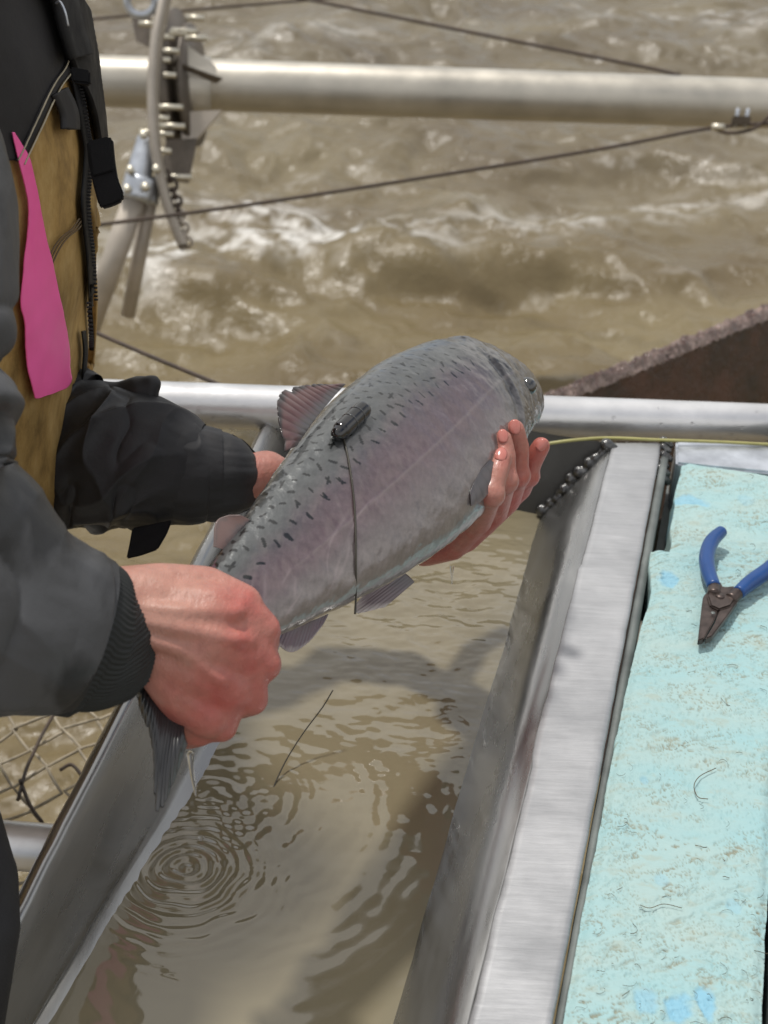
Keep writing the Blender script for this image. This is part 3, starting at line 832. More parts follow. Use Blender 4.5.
# ------------------------------------------------------------------ salmon
FISH = np.array([  # px, py, depth, half height px
    (163, 672, .772, 34), (203, 634, .788, 38), (240, 603, .812, 48), (290, 561, .850, 65), (340, 518, .892, 82), (388, 475, .936, 92),
    (432, 436, .982, 90), (462, 408, 1.014, 76), (481, 395, 1.040, 63), (495, 391, 1.065, 52), (507, 391, 1.088, 43), (516, 393, 1.108, 32), (522, 397, 1.124, 18), (524, 399, 1.131, 5)], float)
def salmon():
    NS, NT = 900, 600
    K = crom(FISH, NS)
    C = np.array([list(pt(*k[:3])) for k in K]); hh = K[:, 3] * K[:, 2] / F
    T = np.gradient(C, axis=0); T /= np.linalg.norm(T, axis=1)[:, None]
    # smooth tangents near the snout
    imgup = -Rv * .57 + Uv * .82
    Hd = np.array(imgup)[None] - T * (T @ np.array(imgup))[:, None]; Hd /= np.linalg.norm(Hd, axis=1)[:, None]
    Wd = np.cross(T, Hd)
    toC = np.array(C0)[None] - C
    sg = np.sign((Wd * toC).sum(1)); Wd *= np.median(sg)
    seg = np.linalg.norm(np.diff(C, axis=0), axis=1); S = np.concatenate([[0], np.cumsum(seg)]); L = S[-1]; s = S / L
    wr = np.interp(s, [0, .1, .3, .6, .8, .92, 1], [.50, .50, .50, .53, .60, .66, .75])
    th = np.linspace(0, 2 * np.pi, NT, endpoint=False)
    ca, sa = np.cos(th), np.sin(th)
    hx = np.sign(ca) * np.abs(ca) ** .92; wx = np.sign(sa) * np.abs(sa) ** .86
    P = C[:, None] + Hd[:, None] * (hh[:, None, None] * hx[None, :, None]) + Wd[:, None] * ((hh * wr)[:, None, None] * wx[None, :, None])
    cen = C[:, None]
    nrm = P - cen; nrm /= np.linalg.norm(nrm, axis=2)[..., None] + 1e-9
    SS = np.broadcast_to((s * L)[:, None], (NS, NT)); hcoord = np.broadcast_to(ca[None], (NS, NT)); sidev = np.broadcast_to(sa[None], (NS, NT))
    ht = hcoord * hh[:, None]                       # height in metres from the mid line
    arc = np.broadcast_to(th[None] - np.where(th > np.pi, 2 * np.pi, 0)[None], (NS, NT))
    vm = np.abs(arc) * hh[:, None] * .95           # rough girth distance from the back, metres
    dis = .0006 * fbm(np.stack([SS * 60, vm * 45, sidev], -1), 3, seed=2)
    # gill cover edge and head planes
    sh = s[:, None] + 0 * hcoord
    gx = .765 - .035 * (hcoord) ** 2 + .01 * hcoord
    dis += -.0012 * np.exp(-((sh - gx) / .008) ** 2) * smoothstep(.75, .2, hcoord) + .0018 * smoothstep(gx, gx + .012, sh) * smoothstep(.7, .1, hcoord)
    g2 = .83 - .03 * hcoord ** 2
    dis += -.0008 * np.exp(-((sh - g2) / .004) ** 2) * smoothstep(.6, .0, hcoord)
    dis += .0022 * np.exp(-((sh - .78) / .018) ** 2 - ((hcoord - .80) / .12) ** 2)        # occiput bumps
    dis -= .0016 * np.exp(-((sh - .875) / .012) ** 2 - ((hcoord - .72) / .10) ** 2)
    dis += .0006 * fbm(np.stack([SS * 130, vm * 130, sidev], -1), 3, seed=6) * smoothstep(.72, .78, sh) * .8
    # lateral line
    llh = -.10 + .12 * sh
    ll = np.exp(-((hcoord - llh) * hh[:, None] / .0009) ** 2) * smoothstep(.15, .3, sh) * smoothstep(.84, .80, sh)
    dis += .0002 * ll
    # belly folds
    dis += .0007 * np.sin(SS * 260 + ht * 160) * np.exp(-((hcoord + .55) / .25) ** 2) * .5
    P = P + nrm * dis[..., None]
    # ---- colour
    back = np.array([.104, .111, .112]); mids = np.array([.170, .145, .150]); pink = np.array([.185, .124, .134]); belly = np.array([.27, .235, .225])
    hc = hcoord + .10 * fbm(np.stack([SS * 30, vm * 34, sidev], -1), 4, .6, seed=12)
    t1 = smoothstep(.62, .18, hc)[..., None]; t2 = smoothstep(-.15, -.8, hc)[..., None]
    col = back * (1 - t1) + mids * t1
    pk = (np.exp(-((hc - .02) / .34) ** 2) * smoothstep(.95, .5, sh))[..., None] * .8
    col = col * (1 - pk) + pink * pk
    col = col * (1 - t2) + belly * t2
    dk = smoothstep(.70, .75, sh + .012 * fbm(np.stack([SS * 60, vm * 60, sidev], -1), 2, seed=77))[..., None] * .92
    head = np.array([.066, .062, .062]) + .05 * smoothstep(.1, -.6, hcoord)[..., None]
    hm = (.5 + .5 * fbm(np.stack([SS * 120, vm * 120, sidev], -1), 4, .7, seed=31))[..., None]
    head = head * (.25 + 1.6 * np.clip(hm, 0, 1))
    col = col * (1 - dk) + head * dk
    # streaky scuffs across the flank, running with the scale rows
    st = fbm(np.stack([SS * 70 + ht * 90, (SS * 1 - ht) * 25, sidev], -1), 4, .65, seed=33)
    col = col * (1 + .13 * st[..., None])
    st2 = fbm(np.stack([SS * 300 - ht * 200, ht * 320, sidev], -1), 3, .6, seed=34); col = col * (1 + .12 * st2[..., None])
    col = col * (1 -   .20 * ll[..., None]) + np.array([.40, .34, .33]) * .20 * ll[..., None]
    scar = np.zeros_like(SS); r_ = random.Random(12)
    for k in range(16):
        s0 = r_.uniform(.05, .35) * L; h0 = r_.uniform(-.022, .006); a = r_.gauss(.35, .25); ln = r_.uniform(.006, .022)
        dx, dy = SS - s0, ht - h0
        u_ = dx * math.cos(a) + dy * math.sin(a); v_ = -dx * math.sin(a) + dy * math.cos(a) + u_ ** 2 * r_.uniform(-18, 18)
        scar += .28 * np.exp(-(u_ / ln) ** 4 - (v_ / r_.uniform(.0005, .0012)) ** 2)
    scar = np.clip(scar, 0, .7)[..., None]; col = col * (1 - scar) + np.array([.45, .36, .37]) * scar
    # dark dashes over the back
    jaw = np.exp(-((hcoord + .12 - (sh - .90) * 1.2) / .045) ** 2) * smoothstep(.86, .90, sh); col = col * (1 - .75 * jaw[..., None])
    gl = np.exp(-((sh - gx) / .0035) ** 2) * smoothstep(.75, .3, hcoord); col = col * (1 - .3 * gl[..., None])
    mask = np.zeros((NS, NT)); rs = random.Random(3); placed = []
    vis = sidev
    for side in (1, -1):
        tries = 0; placed = []
        while len(placed) < 330 and tries < 9000:
            tries += 1
            s0 = rs.uniform(.08, .86); hh0 = float(np.interp(s0, s, hh)); a0 = rs.uniform(.02, 1.42) * side
            lim = np.interp(s0, [0, .25, .5, .75, .86], [1.38, 1.28, 1.20, 1.25, 1.25])
            if abs(a0) > lim: continue
            if s0 > .80 and abs(a0) > .9: continue
            x0, y0 = s0 * L, abs(a0) * hh0 * .95
            gap = .0088 if s0 < .5 else .0076
            if any((x0 - px_) ** 2 + (y0 - py_) ** 2 < gap ** 2 for px_, py_ in placed): continue
            placed.append((x0, y0))
            i0, i1 = np.searchsorted(s, [s0 - .016, s0 + .016]); 
            jj = np.where(np.abs(arc[0] - a0) * hh0 < .008)[0]
            if len(jj) == 0: continue
            dx = SS[i0:i1][:, jj] - x0; dy = (arc[i0:i1][:, jj] - a0) * side * hh0 * .95
            for q in range(1 if rs.random() < .75 else 2):
                an = rs.gauss(1.4, .4) + q * .9; ln = rs.uniform(.0022, .0038) * (1.2 if s0 < .4 else 1.0); wd_ = rs.uniform(.0008, .0012) * (.85 if s0 > .55 else 1) * (1.25 if s0 < .3 else 1)
                ox, oy = q * rs.uniform(-.0012, .0012), q * rs.uniform(-.0012, .0012)
                u_ = (dx - ox) * math.cos(an) * .8 + (dy - oy) * math.sin(an); v_ = -(dx - ox) * math.sin(an) + (dy - oy) * math.cos(an) + u_ ** 2 * rs.uniform(-60, 60)
                m_ = np.exp(-(u_ / ln) ** 4 - (v_ / wd_) ** 4)
                sub = mask[i0:i1]; sub[:, jj] = np.maximum(sub[:, jj], m_ * rs.uniform(.75, 1))
    mask = smoothstep(.35, .65, mask)[..., None]
    col = col * (1 - .97 * mask) + np.array([.006, .007, .007]) * .93 * mask
    col = np.clip(col * .80, .004, .9)
    me = grid_mesh(P, True, 'salmon_body', col)
    # ---- material
    mt, nt, b = new_mat('wet_fish_skin')
    a = nt.nodes.new('ShaderNodeAttribute'); a.attribute_name = 'Col'; nt.links.new(a.outputs['Color'], b.inputs['Base Color'])
    b.inputs['Metallic'].default_value = .38; b.inputs['Roughness'].default_value = .36; b.inputs['Coat Weight'].default_value = 1.0; b.inputs['Coat Roughness'].default_value = .09; b.inputs['Specular IOR Level'].default_value = .4
    tcn = nt.nodes.new('ShaderNodeTexCoord'); vo = nt.nodes.new('ShaderNodeTexVoronoi'); vo.inputs['Scale'].default_value = 620
    nt.links.new(tcn.outputs['Object'], vo.inputs['Vector']); b1 = bump(nt, vo.outputs['Distance'], .16, .0005, b)
    n2 = add_noise(nt, 90, 4, .6); bump(nt, n2.outputs['Fac'], .18, .0012, b, b1)
    b1_ = n2
    root = empty('salmon', 'large spotted chinook salmon with pink flank held over the trough', 'fish', pt(340, 517, .892))
    root['label'] = 'large grey spotted salmon with pinkish flank held over the trough'
    put('body', me, mt, root)
    sol = bvh_of(me)
    # ---- fins
    def fin_mat(name, c1, c2, edge):
        mt, nt, b = new_mat(name)
        a = nt.nodes.new('ShaderNodeAttribute'); a.attribute_name = 'Col'; nt.links.new(a.outputs['Color'], b.inputs['Base Color'])
        b.inputs['Roughness'].default_value = .3; b.inputs['Coat Weight'].default_value = .4; b.inputs['Subsurface Weight'].default_value = .1; b.inputs['Subsurface Radius'].default_value = (.002, .001, .001)
        return mt
    fm = fin_mat('fin_skin', 0, 0, 0)
    def fin(name, base, tip, n_rays, cols, dbow=0.0, thick=.0011, wave=.0008, jag=.0, seed=1):
        """base and tip: matched pixel/depth polylines; rays run from base to tip"""
        nu, nv = 120, 50
        Bc, Tc = crom(base, nu), crom(tip, nu)
        Bp = np.array([list(pt(*q)) for q in Bc]); Tp = np.array([list(pt(*q)) for q in Tc])
        v = np.linspace(0, 1, nv); u = np.linspace(0, 1, nu)
        j = jag * np.maximum(0, fbm(np.stack([u * n_rays * .6, 0 * u, 0 * u], -1), 3, seed=seed))
        Q = Bp[:, None] + (Tp - Bp)[:, None] * (v[None, :, None] * (1 - j[:, None, None]))
        ph = np.abs(np.sin(np.pi * n_rays * u))[:, None] ** .7
        off = wave * (ph - .5) * (.4 + v[None]) + dbow * np.sin(np.pi * v)[None] + wave * 1.5 * np.sin(u * 9)[:, None] * v[None]
        Q = Q - np.array(Fw) * off[..., None]
        cA, cB, cC = [np.array(c) for c in cols]    # base, mid, edge
        vv = v[None, :, None] + .12 * fbm(np.stack([np.broadcast_to(u[:, None] * 8, (nu, nv)), np.broadcast_to(v[None] * 2, (nu, nv)), np.zeros((nu, nv))], -1), 3, seed=seed + 4)[..., None]
        c = cA * (1 - smoothstep(0, .5, vv)) + cB * smoothstep(0, .5, vv); e = smoothstep(.75, .98, vv); c = c * (1 - e) + cC * e
        c = c * (.80 + .25 * ph[..., None])
        o = put(name, grid_mesh(Q, False, name, np.clip(c, .003, .9)), fm, root); solid(o, thick)
        return o
    def dd(x, y, dv=0, dflt=.9):
        h = hit(sol, x, y); return (depth(h) if h is not None else dflt) + dv
    # dorsal: base on the ridge, leaning back and to the left
    fin('dorsal_fin', [(345, 384, .935), (329, 402, .918), (313, 422, .902), (296, 446, .885)], [(336, 385, .93), (303, 386, .915), (278, 398, .895), (284, 452, .877)], 15,
        [(.095, .088, .088), (.105, .052, .050), (.030, .024, .024)], .002, wave=.0009, jag=.22, seed=5)
    fin('adipose_fin', [(250, 520, .835), (242, 529, .831), (233, 541, .826), (226, 550, .822)], [(240, 515, .828), (226, 516, .822), (216, 523, .816), (214, 547, .813)], 26,
        [(.17, .14, .14), (.28, .18, .165), (.22, .16, .15)], .0, .0009, .0001, 0, 8)
    fin('pelvic_fin', [(394, 566, .962), (401, 571, .966), (408, 576, .970), (414, 582, .974)], [(360, 600, .935), (355, 607, .930), (358, 613, .928), (384, 607, .945)], 9,
        [(.10, .085, .095), (.17, .125, .14), (.48, .42, .41)], .002, wave=.0004, seed=9)
    fin('anal_fin', [(328, 614, .872), (314, 620, .862), (300, 626, .850), (284, 628, .842)], [(322, 625, .868), (308, 642, .858), (291, 652, .845), (278, 645, .838)], 13,
        [(.13, .095, .115), (.15, .10, .13), (.34, .28, .29)], .001, wave=.0004, seed=11)
    q = lambda x, y, o_=-.003: (x, y, dd(x, y, o_, .99))
    fin('pectoral_fin', [q(490, 460, .0), q(481, 470, .0), q(474, 482, .0), q(470, 492, .0)], [q(497, 466), q(492, 486, -.006), q(481, 501, -.006), q(471, 506)], 5,
        [(.06, .055, .06), (.075, .066, .07), (.12, .10, .10)], .001, wave=.0002, seed=13)
    # tail: two lobes hanging out of the fist
    fin('tail_fin', [(150, 676, .775), (160, 690, .772), (172, 705, .770), (184, 722, .768)], [(135, 692, .770), (153, 745, .755), (158, 812, .742), (187, 746, .762)], 16,
        [(.028, .028, .030), (.022, .022, .024), (.045, .045, .047)], .006, .0016, .0007, .14, 15)
    fin('tail_fin', [(146, 672, .782), (152, 680, .780), (160, 690, .778), (168, 700, .776)], [(132, 684, .785), (140, 700, .782), (150, 716, .78), (160, 732, .778)], 10,
        [(.03, .03, .032), (.025, .025, .027), (.04, .04, .042)], .003, .0016, .0008, .3, 17)
    # eye
    eb = hit(sol, 528, 386) or pt(528, 386, 1.08)
    ew = bmesh.new(); bmesh.ops.create_uvsphere(ew, u_segments=24, v_segments=14, radius=.0068, matrix=Matrix.Translation(eb + Vector(tuple(Fw)) * .0046))
    em = bpy.data.meshes.new('eye'); ew.to_mesh(em); ew.free()
    me_ = simple('eye_black', (.006, .007, .008), .05, 0, .1, 60, 0, spec=.8, coat=1.0)
    put('eye', em, me_, root)
    return root, sol
salmon_root, SOL = salmon()

# ------------------------------------------------------------------ tag fixed behind the dorsal fin
def radio_tag():
    c0_, c1_ = (338, 437), (362, 414)
    a = hit(SOL, *c0_, .0045); b = hit(SOL, *c1_, .0045)
    root = empty('radio_tag', 'small glossy black transmitter capsule pinned to the salmon behind its dorsal fin', 'tag', a)
    bm = bmesh.new(); ax_ = (b - a)
    capsule(bm, a.lerp(b, .10), a.lerp(b, .92), .0058, .0058, 20)
    put('capsule', remeshed(bm, .0006, 2, 'capsule'), M_tag, root)
    put('band', tube_mesh([a.lerp(b, .40), a.lerp(b, .43)], .0060, 20), M_tag, root)
    put('band', tube_mesh([a.lerp(b, .70), a.lerp(b, .73)], .0060, 20), M_tag, root)
    bm = bmesh.new(); capsule(bm, a.lerp(b, -.06), a.lerp(b, .12), .0046, .0056, 14)
    put('end_cap', remeshed(bm, .0006, 2, 'end_cap'), M_tag, root)
    w_ = [(343, 438), (347, 455), (351, 480), (354, 510), (355, 540), (355, 570), (355, 596)]
    P_ = [hit(SOL, x, y, .0008) or pt(x, y, .9) for x, y in w_]
    P_.append(pt(355, 614, depth(P_[-1]) - .002)); 
    put('antenna_wire', tube_mesh(P_, .00062, 8, 60), M_line, root)
radio_tag()
P_ = [plane(333, 690, zW + .045), plane(322, 708, zW + .035), plane(304, 732, zW + .022), plane(288, 757, zW + .010), plane(277, 779, zW + .002), plane(271, 795, zW - .002)]
o = link('loose_line', tube_mesh(P_, .00055, 6, 40), M_line); tag(o, 'thin dark curved line end standing in the trough water', 'line')
# drips falling from the near hand and the far hand
def drip(pts_, rs_, lab):
    o = link('water_drip', tube_mesh(pts_, rs_, 10, 24), M_drop); tag(o, lab, 'water drip', 'water drips off the hands')
drip([pt(190, 752, .80), pt(191, 766, .803), pt(193, 780, .806), pt(196, 796, .81)], [.0022, .0014, .0011, .0005], 'water trickle running off the near fist')
drip([pt(452, 566, 1.07), pt(452, 574, 1.07), pt(452, 584, 1.072)], [.0016, .0009, .0005], 'water drip under the far palm beneath the fish')
qd = plane(201, 838, zW + .006)
drip([qd + Vector((0, 0, .0022)), qd, qd - Vector((0, 0, .002))], [.0006, .0020, .0008], 'small falling water drop above the ripple rings')

# ------------------------------------------------------------------ person
person = empty('person', 'worker in black jacket and tan vest holding the salmon with bare hands', 'person', (-.42, .93, .05))
def body():
    bm = bmesh.new()
    def ch(pts_, flat=None, fs=1.0, seg=14):
        for (a, b) in zip(pts_[:-1], pts_[1:]):
            capsule(bm, pt(*a[:3]), pt(*b[:3]), a[3] * a[2] / F, b[3] * b[2] / F, seg, flat, fs)
    # near hand: back of the hand towards the camera, fist closed round the tail
    ch([(112, 618, .757, 50), (140, 616, .757, 50), (172, 618, .765, 50)], Fw, .62, 24)
    ch([(118, 596, .760, 30), (160, 592, .764, 30), (204, 594, .772, 29), (240, 606, .770, 24)], Fw, .85)
    ch([(112, 610, .757, 33), (160, 612, .757, 33), (210, 615, .760, 33), (247, 622, .768, 25)], Fw, .8)
    ch([(112, 626, .757, 33), (160, 632, .756, 33), (205, 640, .758, 34), (244, 655, .766, 25)], Fw, .8)
    ch([(112, 640, .757, 31), (158, 650, .758, 30), (195, 665, .760, 33), (230, 688, .766, 25)], Fw, .8)
    ch([(155, 655, .760, 28), (182, 690, .765, 30), (207, 715, .768, 24)], Fw, .85)
    ch([(160, 665, .765, 24), (182, 705, .772, 24), (192, 728, .778, 18)])
    ch([(238, 608, .772, 23), (262, 630, .772, 19.5), (262, 648, .800, 17), (240, 652, .824, 15)])
    ch([(246, 630, .768, 22), (265, 664, .772, 17.5), (256, 674, .800, 16), (232, 672, .826, 14)])
    ch([(244, 658, .768, 22), (252, 699, .774, 17), (240, 704, .802, 15.5), (215, 698, .826, 14)])
    ch([(228, 690, .768, 21), (222, 726, .776, 16.5), (208, 728, .800, 14.5), (190, 718, .818, 13)])
    ch([(205, 712, .770, 20), (200, 732, .780, 15), (188, 738, .795, 12)])
    ch([(165, 590, .775, 24), (200, 590, .800, 20), (228, 606, .832, 16), (240, 622, .848, 13)])   # thumb behind
    # knuckle and tendon relief
    ch([(120, 606, .742, 8), (178, 612, .7445, 9), (236, 612, .7545, 9)]); ch([(120, 616, .741, 8), (178, 628, .743, 9), (238, 640, .7525, 9)]); ch([(120, 630, .742, 8), (178, 648, .7455, 9), (222, 680, .7545, 9)])
    for k in ((240, 606, .763, 14), (243, 640, .760, 14), (227, 680, .761, 14), (188, 644, .7485, 11)): ch([k, (k[0] + 1, k[1] + 1, k[2], k[3])])
    # near forearm, elbow, shoulder
    ch([(112, 618, .757, 52), (20, 600, .74, 60), (-120, 560, .73, 66)])
    ch([(-120, 560, .73, 66), (-130, 200, .78, 66), (-110, -60, .84, 70)])
    # far hand, cupped under the head
    ch([(236, 482, 1.09, 27), (266, 474, 1.10, 24), (300, 500, 1.125, 28), (380, 535, 1.13, 28), (430, 545, 1.10, 20)])
    def hug(pts_):
        res = []
        for x, y, d, r in pts_:
            h = hit(SOL, x, y)
            if h is not None: d = min(d, depth(h) - .35 * r * d / F)
            res.append((x, y, d, r * 1.15))
        ch(res); x, y, d, r = res[1]; ch([(x, y, d, r * 1.18), (x + .5, y + 1, d, r * 1.18)])
    ch([(425, 545, 1.08, 22), (452, 546, 1.05, 15), (478, 521, 1.005, 13)])
    ch([(430, 540, 1.08, 22), (465, 538, 1.05, 15), (495, 512, 1.02, 13)])
    ch([(435, 538, 1.09, 22), (475, 530, 1.06, 14), (509, 501, 1.035, 12)])
    ch([(440, 535, 1.10, 22), (482, 524, 1.07, 14), (519, 489, 1.05, 12)])
    hug([(478, 521, 1.005, 12.5), (491, 493, .985, 11), (497, 472, .975, 10), (502, 458, .972, 8.6)])
    hug([(495, 511, 1.02, 12), (505, 480, .992, 10.5), (506, 456, .984, 9.2), (503, 439, .980, 8.4)])
    hug([(508, 500, 1.035, 11.5), (517, 474, 1.012, 10.5), (519, 449, 1.002, 9.6), (515, 429, .995, 8.6)])
    hug([(519, 489, 1.05, 11), (527, 474, 1.034, 10), (533, 460, 1.026, 9.2), (541, 446, 1.02, 8.4)])
    ch([(430, 535, 1.12, 16), (450, 500, 1.15, 13), (478, 470, 1.165, 11)])
    # far forearm and upper arm, then the trunk
    ch([(236, 482, 1.09, 27), (120, 466, 1.10, 34), (30, 450, 1.12, 38)])
    ch([(30, 450, 1.12, 38), (-20, 250, 1.14, 42), (-30, 60, 1.14, 50)])
    def blob(c, r, ax_=None):
        mtx = Matrix.Translation(c) @ Matrix.Diagonal((*r, 1)); bmesh.ops.create_uvsphere(bm, u_segments=32, v_segments=20, radius=1, matrix=mtx)
    blob(Vector((-.36, .92, 1.30)), (.11, .19, .24)); blob(Vector((-.385, .92, 1.07)), (.09, .15, .16)); blob(Vector((-.46, .92, .93)), (.09, .16, .14))
    capsule(bm, Vector((-.36, .72, 1.47)), Vector((-.36, 1.12, 1.47)), .06, .06)
    capsule(bm, Vector((-.36, .92, 1.5)), Vector((-.33, .92, 1.60)), .06, .055)
    # head, out of the frame above
    blob(Vector((-.31, .92, 1.71)), (.095, .078, .115)); blob(Vector((-.22, .92, 1.69)), (.018, .012, .018)); blob(Vector((-.27, .92, 1.64)), (.05, .045, .04))
    blob(Vector((-.31, .838, 1.70)), (.018, .008, .03)); blob(Vector((-.31, 1.002, 1.70)), (.018, .008, .03))
    for y in (.80, 1.04):
        capsule(bm, Vector((-.46, y, .88)), Vector((-.565, y, .50)), .08, .055); capsule(bm, Vector((-.565, y, .50)), Vector((-.61, y, .14)), .052, .04)
        capsule(bm, Vector((-.63, y, .11)), Vector((-.50, y, .10)), .04, .035)
    me = remeshed(bm, .0018, 7, 'person_body', .5)
    # skin colour
    n = len(me.vertices); co = np.empty(n * 3, np.float32); me.vertices.foreach_get('co', co); co = co.reshape(-1, 3)
    base = np.array([.40, .172, .132]); red = np.array([.41, .082, .068]); pale = np.array([.48, .27, .205])
    t = np.zeros(n)
    for (x, y, d, r) in ((275, 632, .775, .020), (276, 664, .775, .018), (262, 700, .778, .018), (225, 735, .78, .022), (240, 604, .757, .016), (243, 640, .754, .014), (226, 680, .755, .014), (215, 700, .76, .03), (250, 660, .77, .03)):
        q = np.array(pt(x, y, d)); t = np.maximum(t, .75 * np.exp(-((co - q) ** 2).sum(1) / r ** 2))
    for (x, y, d, r) in ((500, 480, 1.05, .06), (470, 540, 1.08, .06), (515, 428, 1.05, .02), (541, 445, 1.08, .02), (450, 555, 1.08, .05)):
        q = np.array(pt(x, y, d)); t = np.maximum(t, 1.0 * np.exp(-((co - q) ** 2).sum(1) / r ** 2))
    nn = fbm(co * 70.0, 3, .6, seed=50); t = np.clip(t + .22 * nn, 0, 1)[:, None]
    wp = np.array(pt(150, 600, .74)); tw = np.exp(-((co - wp) ** 2).sum(1) / .035 ** 2)[:, None] * .6
    col = base * (1 - t) + red * t; col = col * (1 - tw) + pale * tw
    mott = fbm(co * 220.0, 3, .6, seed=51)[:, None]; col = col * (1 + .10 * mott)
    ca = me.color_attributes.new('Col', 'FLOAT_COLOR', 'POINT'); c4 = np.ones((n, 4), np.float32); c4[:, :3] = np.clip(col, 0, 1); ca.data.foreach_set('color', c4.reshape(-1))
    mt, nt, b = new_mat('wet_skin'); a = nt.nodes.new('ShaderNodeAttribute'); a.attribute_name = 'Col'; nt.links.new(a.outputs['Color'], b.inputs['Base Color'])
    b.inputs['Roughness'].default_value = .42; b.inputs['Subsurface Weight'].default_value = .12; b.inputs['Subsurface Radius'].default_value = (.006, .002, .001)
    b.inputs['Coat Weight'].default_value = .18; b.inputs['Coat Roughness'].default_value = .2
    tcn = nt.nodes.new('ShaderNodeTexCoord'); vo = nt.nodes.new('ShaderNodeTexVoronoi'); vo.inputs['Scale'].default_value = 900; vo.feature = 'DISTANCE_TO_EDGE'
    nt.links.new(tcn.outputs['Object'], vo.inputs['Vector']); b1 = bump(nt, vo.outputs['Distance'], .25, .0004, b)
    n1 = add_noise(nt, 95, 5, .7, vec_scale=(1.6, .8, 1)); bump(nt, n1.outputs['Fac'], .6, .0020, b, b1)
    put('body', me, mt, person)
    return bvh_of(me)
BODY = body()
# fingernails on the far hand
def nail(x, y, r, ang):
    h = hit(BODY, x, y, 0.0)
    if h is None: return
    h2 = hit(BODY, x + 2, y) or h; h3 = hit(BODY, x, y + 2) or h
    nrm_ = (h3 - h).cross(h2 - h).normalized()
    if nrm_.dot(Fw) > 0: nrm_ = -nrm_
    up = (Uv * math.cos(ang) + Rv * math.sin(ang)); up = (up - nrm_ * up.dot(nrm_)).normalized(); sd_ = up.cross(nrm_)
    P = []
    for i in range(9):
        row = []
        for j in range(9):
            u_, v_ = (i / 8 - .5) * 2, (j / 8 - .5) * 2
            q = h + up * (r * 1.15 * u_ * math.sqrt(1 - v_ * v_ / 2.4)) + sd_ * (r * .85 * v_ * math.sqrt(1 - u_ * u_ / 2.4)) + nrm_ * (.0007 - .0012 * v_ * v_ - .0006 * u_ * u_)
            row.append(list(q))
        P.append(row)
    o = put('fingernail', grid_mesh(np.array(P), False, 'fingernail'), M_nail, person); solid(o, .0006)
for q in ((501, 454, .0046, .2), (503, 436, .0040, -.1), (515, 427, .0044, -.1), (542, 445, .0040, .6)): nail(*q)

def fabric(name, c, rough, wet=False, vscale=10, spec=.4, lo=.75, hi=1.2, p=(.35, .65), stretch=None):
    mt, nt, b = new_mat(name)
    n = add_noise(nt, vscale, 5, .6 if stretch is None else .45, vec_scale=stretch)
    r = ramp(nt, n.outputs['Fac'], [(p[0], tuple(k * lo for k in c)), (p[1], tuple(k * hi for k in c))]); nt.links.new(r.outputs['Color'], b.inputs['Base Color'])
    b.inputs['Roughness'].default_value = rough; b.inputs['Specular IOR Level'].default_value = spec
    rr_ = ramp(nt, n.outputs['Fac'], [(.3, rough * .7), (.7, min(1, rough * 1.2))]); nt.links.new(rr_.outputs['Color'], b.inputs['Roughness'])
    n2 = add_noise(nt, 1400, 2, .5); b1 = bump(nt, n2.outputs['Fac'], .25, .0003, b)
    n3 = add_noise(nt, 45, 4, .6); bump(nt, n3.outputs['Fac'], .25, .003, b, b1)
    return mt
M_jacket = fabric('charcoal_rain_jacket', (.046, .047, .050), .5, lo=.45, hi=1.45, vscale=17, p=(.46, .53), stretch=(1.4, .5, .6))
M_jacket_far = fabric('black_rain_sleeve', (.019, .019, .021), .52, spec=.4)
M_cuff = fabric('ribbed_cuff', (.016, .018, .018), .7)
M_yoke = fabric('vest_dark_yoke', (.026, .025, .026), .7, spec=.25)

def sleeve(name, path, mat_, n=260, seg=200, folds=None, flat=.85, cap=False):
    """path rows: px, py, depth, half width px; folds(s, th, S) -> displacement in metres"""
    K = crom(path, n); C = np.array([list(pt(*k[:3])) for k in K]); R = K[:, 3] * K[:, 2] / F
    T = np.gradient(C, axis=0); T /= np.linalg.norm(T, axis=1)[:, None] + 1e-12
    for i in range(1, len(T)):
        if T[i].dot(T[i - 1]) < .9: T[i] = T[i - 1]
    f = -np.array(Fw)
    B = f[None] - T * (T @ f)[:, None]; B /= np.linalg.norm(B, axis=1)[:, None]; A = np.cross(T, B)
    S = np.concatenate([[0], np.cumsum(np.linalg.norm(np.diff(C, axis=0), axis=1))])
    th = np.linspace(0, 2 * np.pi, seg, endpoint=False)
    ss, tt = np.meshgrid(S, th, indexing='ij')
    dis = folds(ss, tt, S[-1]) if folds else 0
    Rr = R[:, None] + dis
    P = C[:, None] + A[:, None] * (Rr * np.cos(tt))[..., None] + B[:, None] * (Rr * flat * np.sin(tt))[..., None]
    return P
def cyl(ss, tt, fs, ft, seed, tw=0.0, oct=3, gain=.5):
    t2 = tt + tw * ss
    return fbm(np.stack([ss * fs, np.cos(t2) * ft, np.sin(t2) * ft], -1), oct, gain, seed=seed)
# near sleeve
def folds_near(s, t, L):
    a = cyl(s, t, 6, .6, 61, 9, 2, .3); b = cyl(s, t, 13, .5, 62, 7, 2, .3); c = cyl(s, t, 22, .5, 65, 10, 2, .3)
    d = .009 * ((1 - np.abs(a)) ** 3 - .4) - .0040 * (1 - np.abs(b)) ** 12 - .0025 * (1 - np.abs(c)) ** 14
    d -= .010 * np.exp(-((s - (L - .165) - .03 * np.cos(t)) / .007) ** 2)
    d += .006 * np.exp(-((s - (L - .145) - .03 * np.cos(t)) / .010) ** 2)
    return d * smoothstep(L, L - .04, s) + .0006 * cyl(s, t, 40, 3, 66, 0, 2)
near_path = [(-120, -90, .80, 100), (-118, 60, .76, 104), (-98, 200, .74, 108), (-100, 320, .72, 108), (-112, 430, .71, 114), (-92, 520, .705, 120), (-40, 575, .71, 124), (8, 608, .718, 108), (46, 624, .728, 94), (72, 632, .738, 86), (90, 637, .742, 79)]
